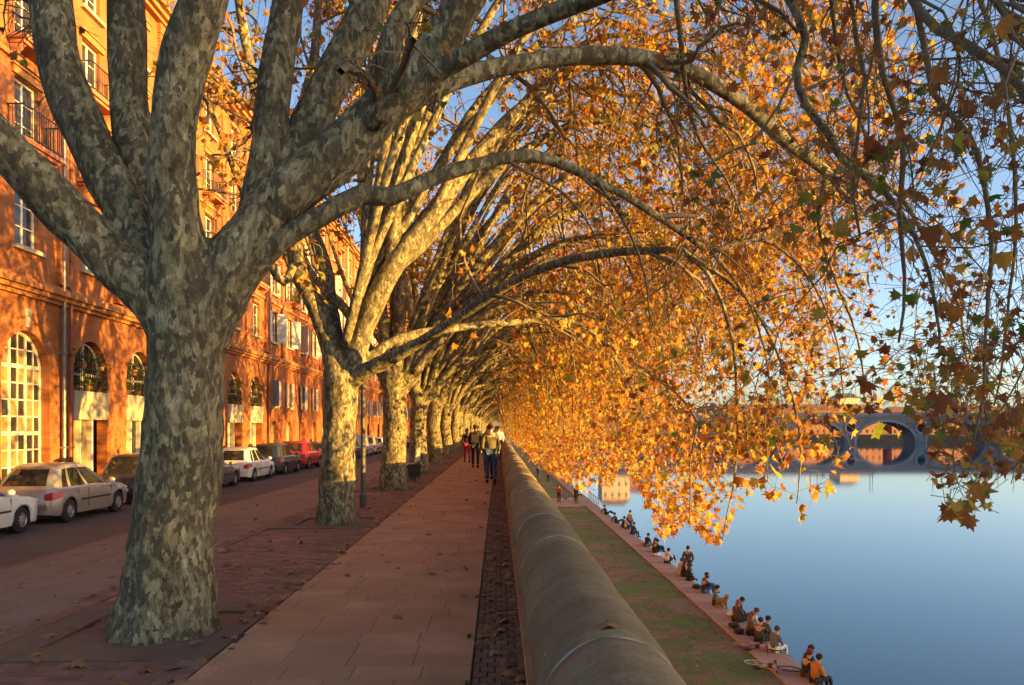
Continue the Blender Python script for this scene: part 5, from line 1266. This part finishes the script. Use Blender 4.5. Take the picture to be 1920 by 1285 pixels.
def bicycle(x, y, rz, col, label, stand=False, col2=None):
    M_ = mk('bike_%s' % label[:6].strip(), col, .4, .1, 5, 0, coat=.4); M2 = mk('bike2_%s' % label[:6].strip(), col2 or col, .4, .1, 5, 0)
    b = empty('bicycle', (x, y, ZQ+(.36 if stand else .10)), R(rz), label=label, cat='bicycle')
    if not stand: b.rotation_euler = (R(86), 0, R(rz))
    def W(cx, nm='wheel'):
        w = empty('wheel', (cx, 0, 0)); w.parent = b
        v_, f_ = tube([(.33*math.cos(a), 0, .33*math.sin(a)) for a in [2*math.pi*k/28 for k in range(29)]], .018, 6); MB().add(v_, f_).build('tyre', M_rubber if cx > 0 else M2, w, smooth=True)
        q = MB()
        for k in range(14): a = 2*math.pi*k/14; q.tube([(0,0,0),(.31*math.cos(a),0,.31*math.sin(a))], .0025, 3)
        q.tube([(0,-.04,0),(0,.04,0)], .02, 6); q.build('spokes', M_rim, w)
    W(-.52); W(.52)
    q = MB(); 
    for a, c_, r_ in [((-.52,0,0),(-.08,0,-.03),.012),((-.52,0,0),(-.2,0,.48),.010),((-.08,0,-.03),(-.22,0,.55),.016),((-.08,0,-.03),(.36,0,.42),.018),((-.19,0,.46),(.34,0,.52),.016),((.34,0,.55),(.37,0,.38),.018),((.37,0,.38),(.52,0,0),.014)]: q.tube([a, c_], r_, 8)
    q.build('frame', M_, b)
    q = MB().tube([(-.22,0,.55),(-.24,0,.62)], .012, 6); q.ball((-.25,0,.64), (.13,.065,.03), 10, 6); q.build('saddle', M_trim, b, smooth=True)
    q = MB().tube([(.34,0,.55),(.33,0,.64),(.36,.0,.66)], .012, 6); q.tube([(.30,-.28,.66),(.38,-.15,.66),(.38,.15,.66),(.30,.28,.66)], .012, 6); q.build('handlebar', M_trim, b)
    q = MB().tube([(-.08,-.05,-.03),(-.08,.05,-.03)], .085, 14); q.tube([(-.08,.06,-.03),(.05,.07,-.12)], .008, 5); q.tube([(-.08,-.06,-.03),(-.2,-.07,.06)], .008, 5); q.box(.0,.09,.06,.15,-.135,-.115); q.build('crank', M_iron, b)
bx, by = quay(1448, 1252); bicycle(bx, by, -38, (.55,.13,.04), 'orange bicycle lying on the towpath edge beside the lawn', col2=(.3,.45,.4))
bx, by = quay(1432, 1216); bicycle(bx-.15, by, -28, (.28,.05,.02), 'dark red bicycle lying behind the seated people', col2=(.25,.05,.03))
bx, by = quay(1062, 941); bicycle(bx, by, 20, (.05,.05,.05), 'black bicycle standing on the landing pavement', stand=True)
# steel railing at the landing stairs
rl = empty('railing', (9.1, 0, ZQ), label='low grey metal railing at the landing steps by the water', cat='railing')
q = MB()
for k in range(7): MB().tube([(0,72.5+k*1.3,0),(0,72.5+k*1.3,1.0)], .03, 6).build('post', M_zinc, rl)
MB().tube([(0,72.5,1.0),(0,80.3,1.0)], .03, 6).build('handrail', M_zinc, rl); MB().tube([(0,72.5,.5),(0,80.3,.5)], .02, 6).build('midrail', M_zinc, rl)

# potted plants on the low balconies
for c_, tag_ in ((26.95+.6, 'over the first garage door'), (31.3, 'over the second garage door'), (42.6, 'over the fifth garage door'), (46.3, 'over the last garage door')):
    pass
gc = [48.2-3.76*(6-k-.5) for k in range(6)]
for gi, c in enumerate(gc):
    if gi in (2, 3): continue
    for k in range(5):
        zz = 3.66 if k < 2 else 2.9; yy = c+(-.75, .45, -.8, .05, .75)[k]; xx = XF+.12 if k < 2 else XF-.12
        pp = empty('potted_plant', (xx, yy, zz), label='%s in terracotta pot %s of the %s garage balcony, %s' % (('leafy green plant','trailing red plant')[k % 2], ('on the rail' if k < 2 else 'on the floor'), ('first','second','','','fifth','last')[gi], ('left','right','left end','middle','right end')[k]), cat='potted plant', group='potted plants on the low balconies')
        q = MB().tube([(0,0,0),(0,0,.2)], [.085,.12], 10); q.build('pot', M_terra, pp)
        n = 90; pos = rng.normal(size=(n,3))*np.array([.10,.18,.13])+np.array([0,0,.30]); me = leaves_mesh('foliage', pos, .07+.05*rng.random(n), (LC, LCf)); me.materials.append(M_leafg); link('foliage', me, pp, kind='stuff')

# fallen leaves
lm2 = np_mesh('fallen_leaf', LF*np.array([1,1,1.6])+np.array([0,-.4,.04]), LFf); lm2.materials.append(leafmat('dry_leaf', [(0,(.16,.07,.03)),(.5,(.28,.14,.06)),(1,(.34,.22,.10))], .1))
rf = random.Random(12)
spots = [(P(823,1072,7.9)[0],9.28,0),(-.9,7.0,0),(-.35,7.9,0),(-.28,6.4,0),(.05,6.9,.0),(.02,8.6,0),(-.1,10.2,0),(-1.35,9.9,0),(-.75,10.5,0)]
spots += [(P(85,1192,1)[0]*6.4,6.4,0),(P(130,1180,1)[0]*6.6,6.65,0),(P(145,1245,1)[0]*5.6,5.65,0),(P(205,1090,1)[0]*8.6,8.7,-.07),(-3.4,5.9,0),(-2.6,8.3,0),(-2.3,10.4,0),(-3.3,9.7,0),(-2.9,11.6,0),(-1.1,12.4,0),(-.3,13.3,0),(-2.2,7.3,0)]
fl = []
for i, (x, y, z) in enumerate(spots):
    o = link('fallen_leaf', lm2); o.location = (x, y, z+.008); o.rotation_euler = (rf.uniform(-.35,.35), rf.uniform(-.35,.35), rf.uniform(0,6.3)); s = rf.uniform(.10,.16); o.scale = (s,s,s)
    fl.append(o)
NUM = ['nearest','second nearest','third nearest','fourth nearest','fifth nearest','sixth nearest','seventh nearest','eighth nearest','ninth nearest','farthest','last']
for nm, sel in (('smooth slab path', [o for o in fl if -2.07 < o.location.x < -.18]), ('narrow dark sett strip beside the parapet', [o for o in fl if o.location.x >= -.18]), ('brick paving around the trees', [o for o in fl if o.location.x <= -2.07])):
    for k, o in enumerate(sorted(sel, key=lambda q_: q_.location.y)): tag(o, 'dry brown leaf, %s of those on the %s' % (NUM[min(k, 10)], nm), 'leaf', 'fallen leaves on the promenade paving')
o = link('fallen_leaf', lm2); o.location = P(1075,1163,2.9); o.location = (.41, 2.95+.05, .935); o.scale = (.13,)*3; tag(o, 'pale dry leaf lying on top of the parapet coping', 'leaf')
def litter(n, x0, x1, y0, y1, zf, nm):
    x = x0+(x1-x0)*rng.random(n); y = y0+(y1-y0)*rng.random(n)**1.3; z = np.array([zf(a) for a in x]); nn = rng.normal(size=(n,3))*.25; nn[:,2] = 1; nn /= np.linalg.norm(nn, axis=1)[:,None]
    a = rng.normal(size=(n,3)); yy = np.cross(nn, a); yy /= np.linalg.norm(yy, axis=1)[:,None]; xx = np.cross(yy, nn)
    me = leaves_mesh(nm, np.stack([x, y, z+.012], 1), .08+.06*rng.random(n), (LC, LCf), np.stack([xx, yy, nn], 2)); me.materials.append(lm2.materials[0]); link(nm, me, None, kind='stuff')
litter(200, -2.2, -2.02, 5, 50, lambda a: .0, 'leaf_litter'); litter(160, .1, .22, 5, 60, lambda a: -.01, 'leaf_litter'); litter(160, -4.3, -3.95, 6, 50, lambda a: -.07, 'leaf_litter'); litter(240, -4.0, -2.1, 5, 60, lambda a: -.0, 'leaf_litter'); litter(90, -2.05, -.2, 9, 60, lambda a: 0, 'leaf_litter'); litter(180, -.17, .2, 5, 50, lambda a: -.01, 'leaf_litter')
litter(260, -7.0, -4.1, 6, 50, lambda a: -.06-.37*(-a-3.9)/3.5, 'leaf_litter'); litter(700, .8, 8.2, 12, 60, lambda a: ZQ, 'leaf_litter')
# tufts of grass on the lower lawn
n = 16000; x = .8+7.4*rng.random(n); y = 12+60*rng.random(n)**1.5; keepm = np.array([noise.noise((a*.45, b*.35, 1.7))+.25*noise.noise((a*2, b*2, 5)) > -.02 for a, b in zip(x, y)]); x, y = x[keepm], y[keepm]; n = len(x)
T3 = np.array([[-.012,0,0],[.012,0,0],[0,0,1.0],[-.2,.2,0],[-.18,.22,0],[-.3,.3,.8],[.2,-.15,0],[.22,-.13,0],[.32,-.2,.85]]); Fg = np.array([[0,1,2],[3,4,5],[6,7,8]])
h = .06+.07*rng.random(n); a = 6.28*rng.random(n); c_, s_ = np.cos(a), np.sin(a); z0 = np.zeros(n)
Rg = np.stack([np.stack([c_,s_,z0],1), np.stack([-s_,c_,z0],1), np.stack([z0,z0,z0+1],1)], 2)
V = np.einsum('nij,mj->nmi', Rg, T3*np.array([3.2,3.2,1]))*h[:,None,None]+np.stack([x,y,np.full(n, ZQ-.03)],1)[:,None,:]
me = np_mesh('grass', V.reshape(-1,3), (Fg[None]+(np.arange(n)*9)[:,None,None]).reshape(-1,3)); me.materials.append(mk('grass_blade', (.05,.085,.02), .8, .4, 3, 0)); link('grass', me, None, kind='stuff')
# autumn woods behind the bridge and beyond
def far_wood(x0, x1, y0, y1, zb, n, top, seed, m):
    r = np.random.default_rng(seed); P_ = []
    for k in range(n):
        cx = x0+(x1-x0)*r.random(); cy = y0+(y1-y0)*r.random(); h = top*(.6+.55*r.random()); w = h*.42
        q = r.normal(size=(70,3)); q /= np.linalg.norm(q, axis=1)[:,None]; q *= (.55+.45*r.random((70,1))); P_.append(q*np.array([w,w,h*.42])+np.array([cx,cy,zb+h*.6]))
    P_ = np.concatenate(P_); me = leaves_mesh('autumn_wood', P_, 2.4+2.2*r.random(len(P_)), (LC, LCf)); me.materials.append(m); link('autumn_wood', me, None, kind='stuff')
M_wood = leafmat('russet_wood', [(0,(.22,.09,.04)),(.5,(.36,.15,.05)),(1,(.42,.22,.08))], .2)
far_wood(90, 640, 560, 640, ZW+4, 130, 21, 1, M_wood); far_wood(30, 120, 480, 560, ZW+4, 26, 17, 2, M_wood); far_wood(400, 900, 520, 700, ZW+4, 60, 24, 3, M_wood)
print('objects', len(COL.objects))
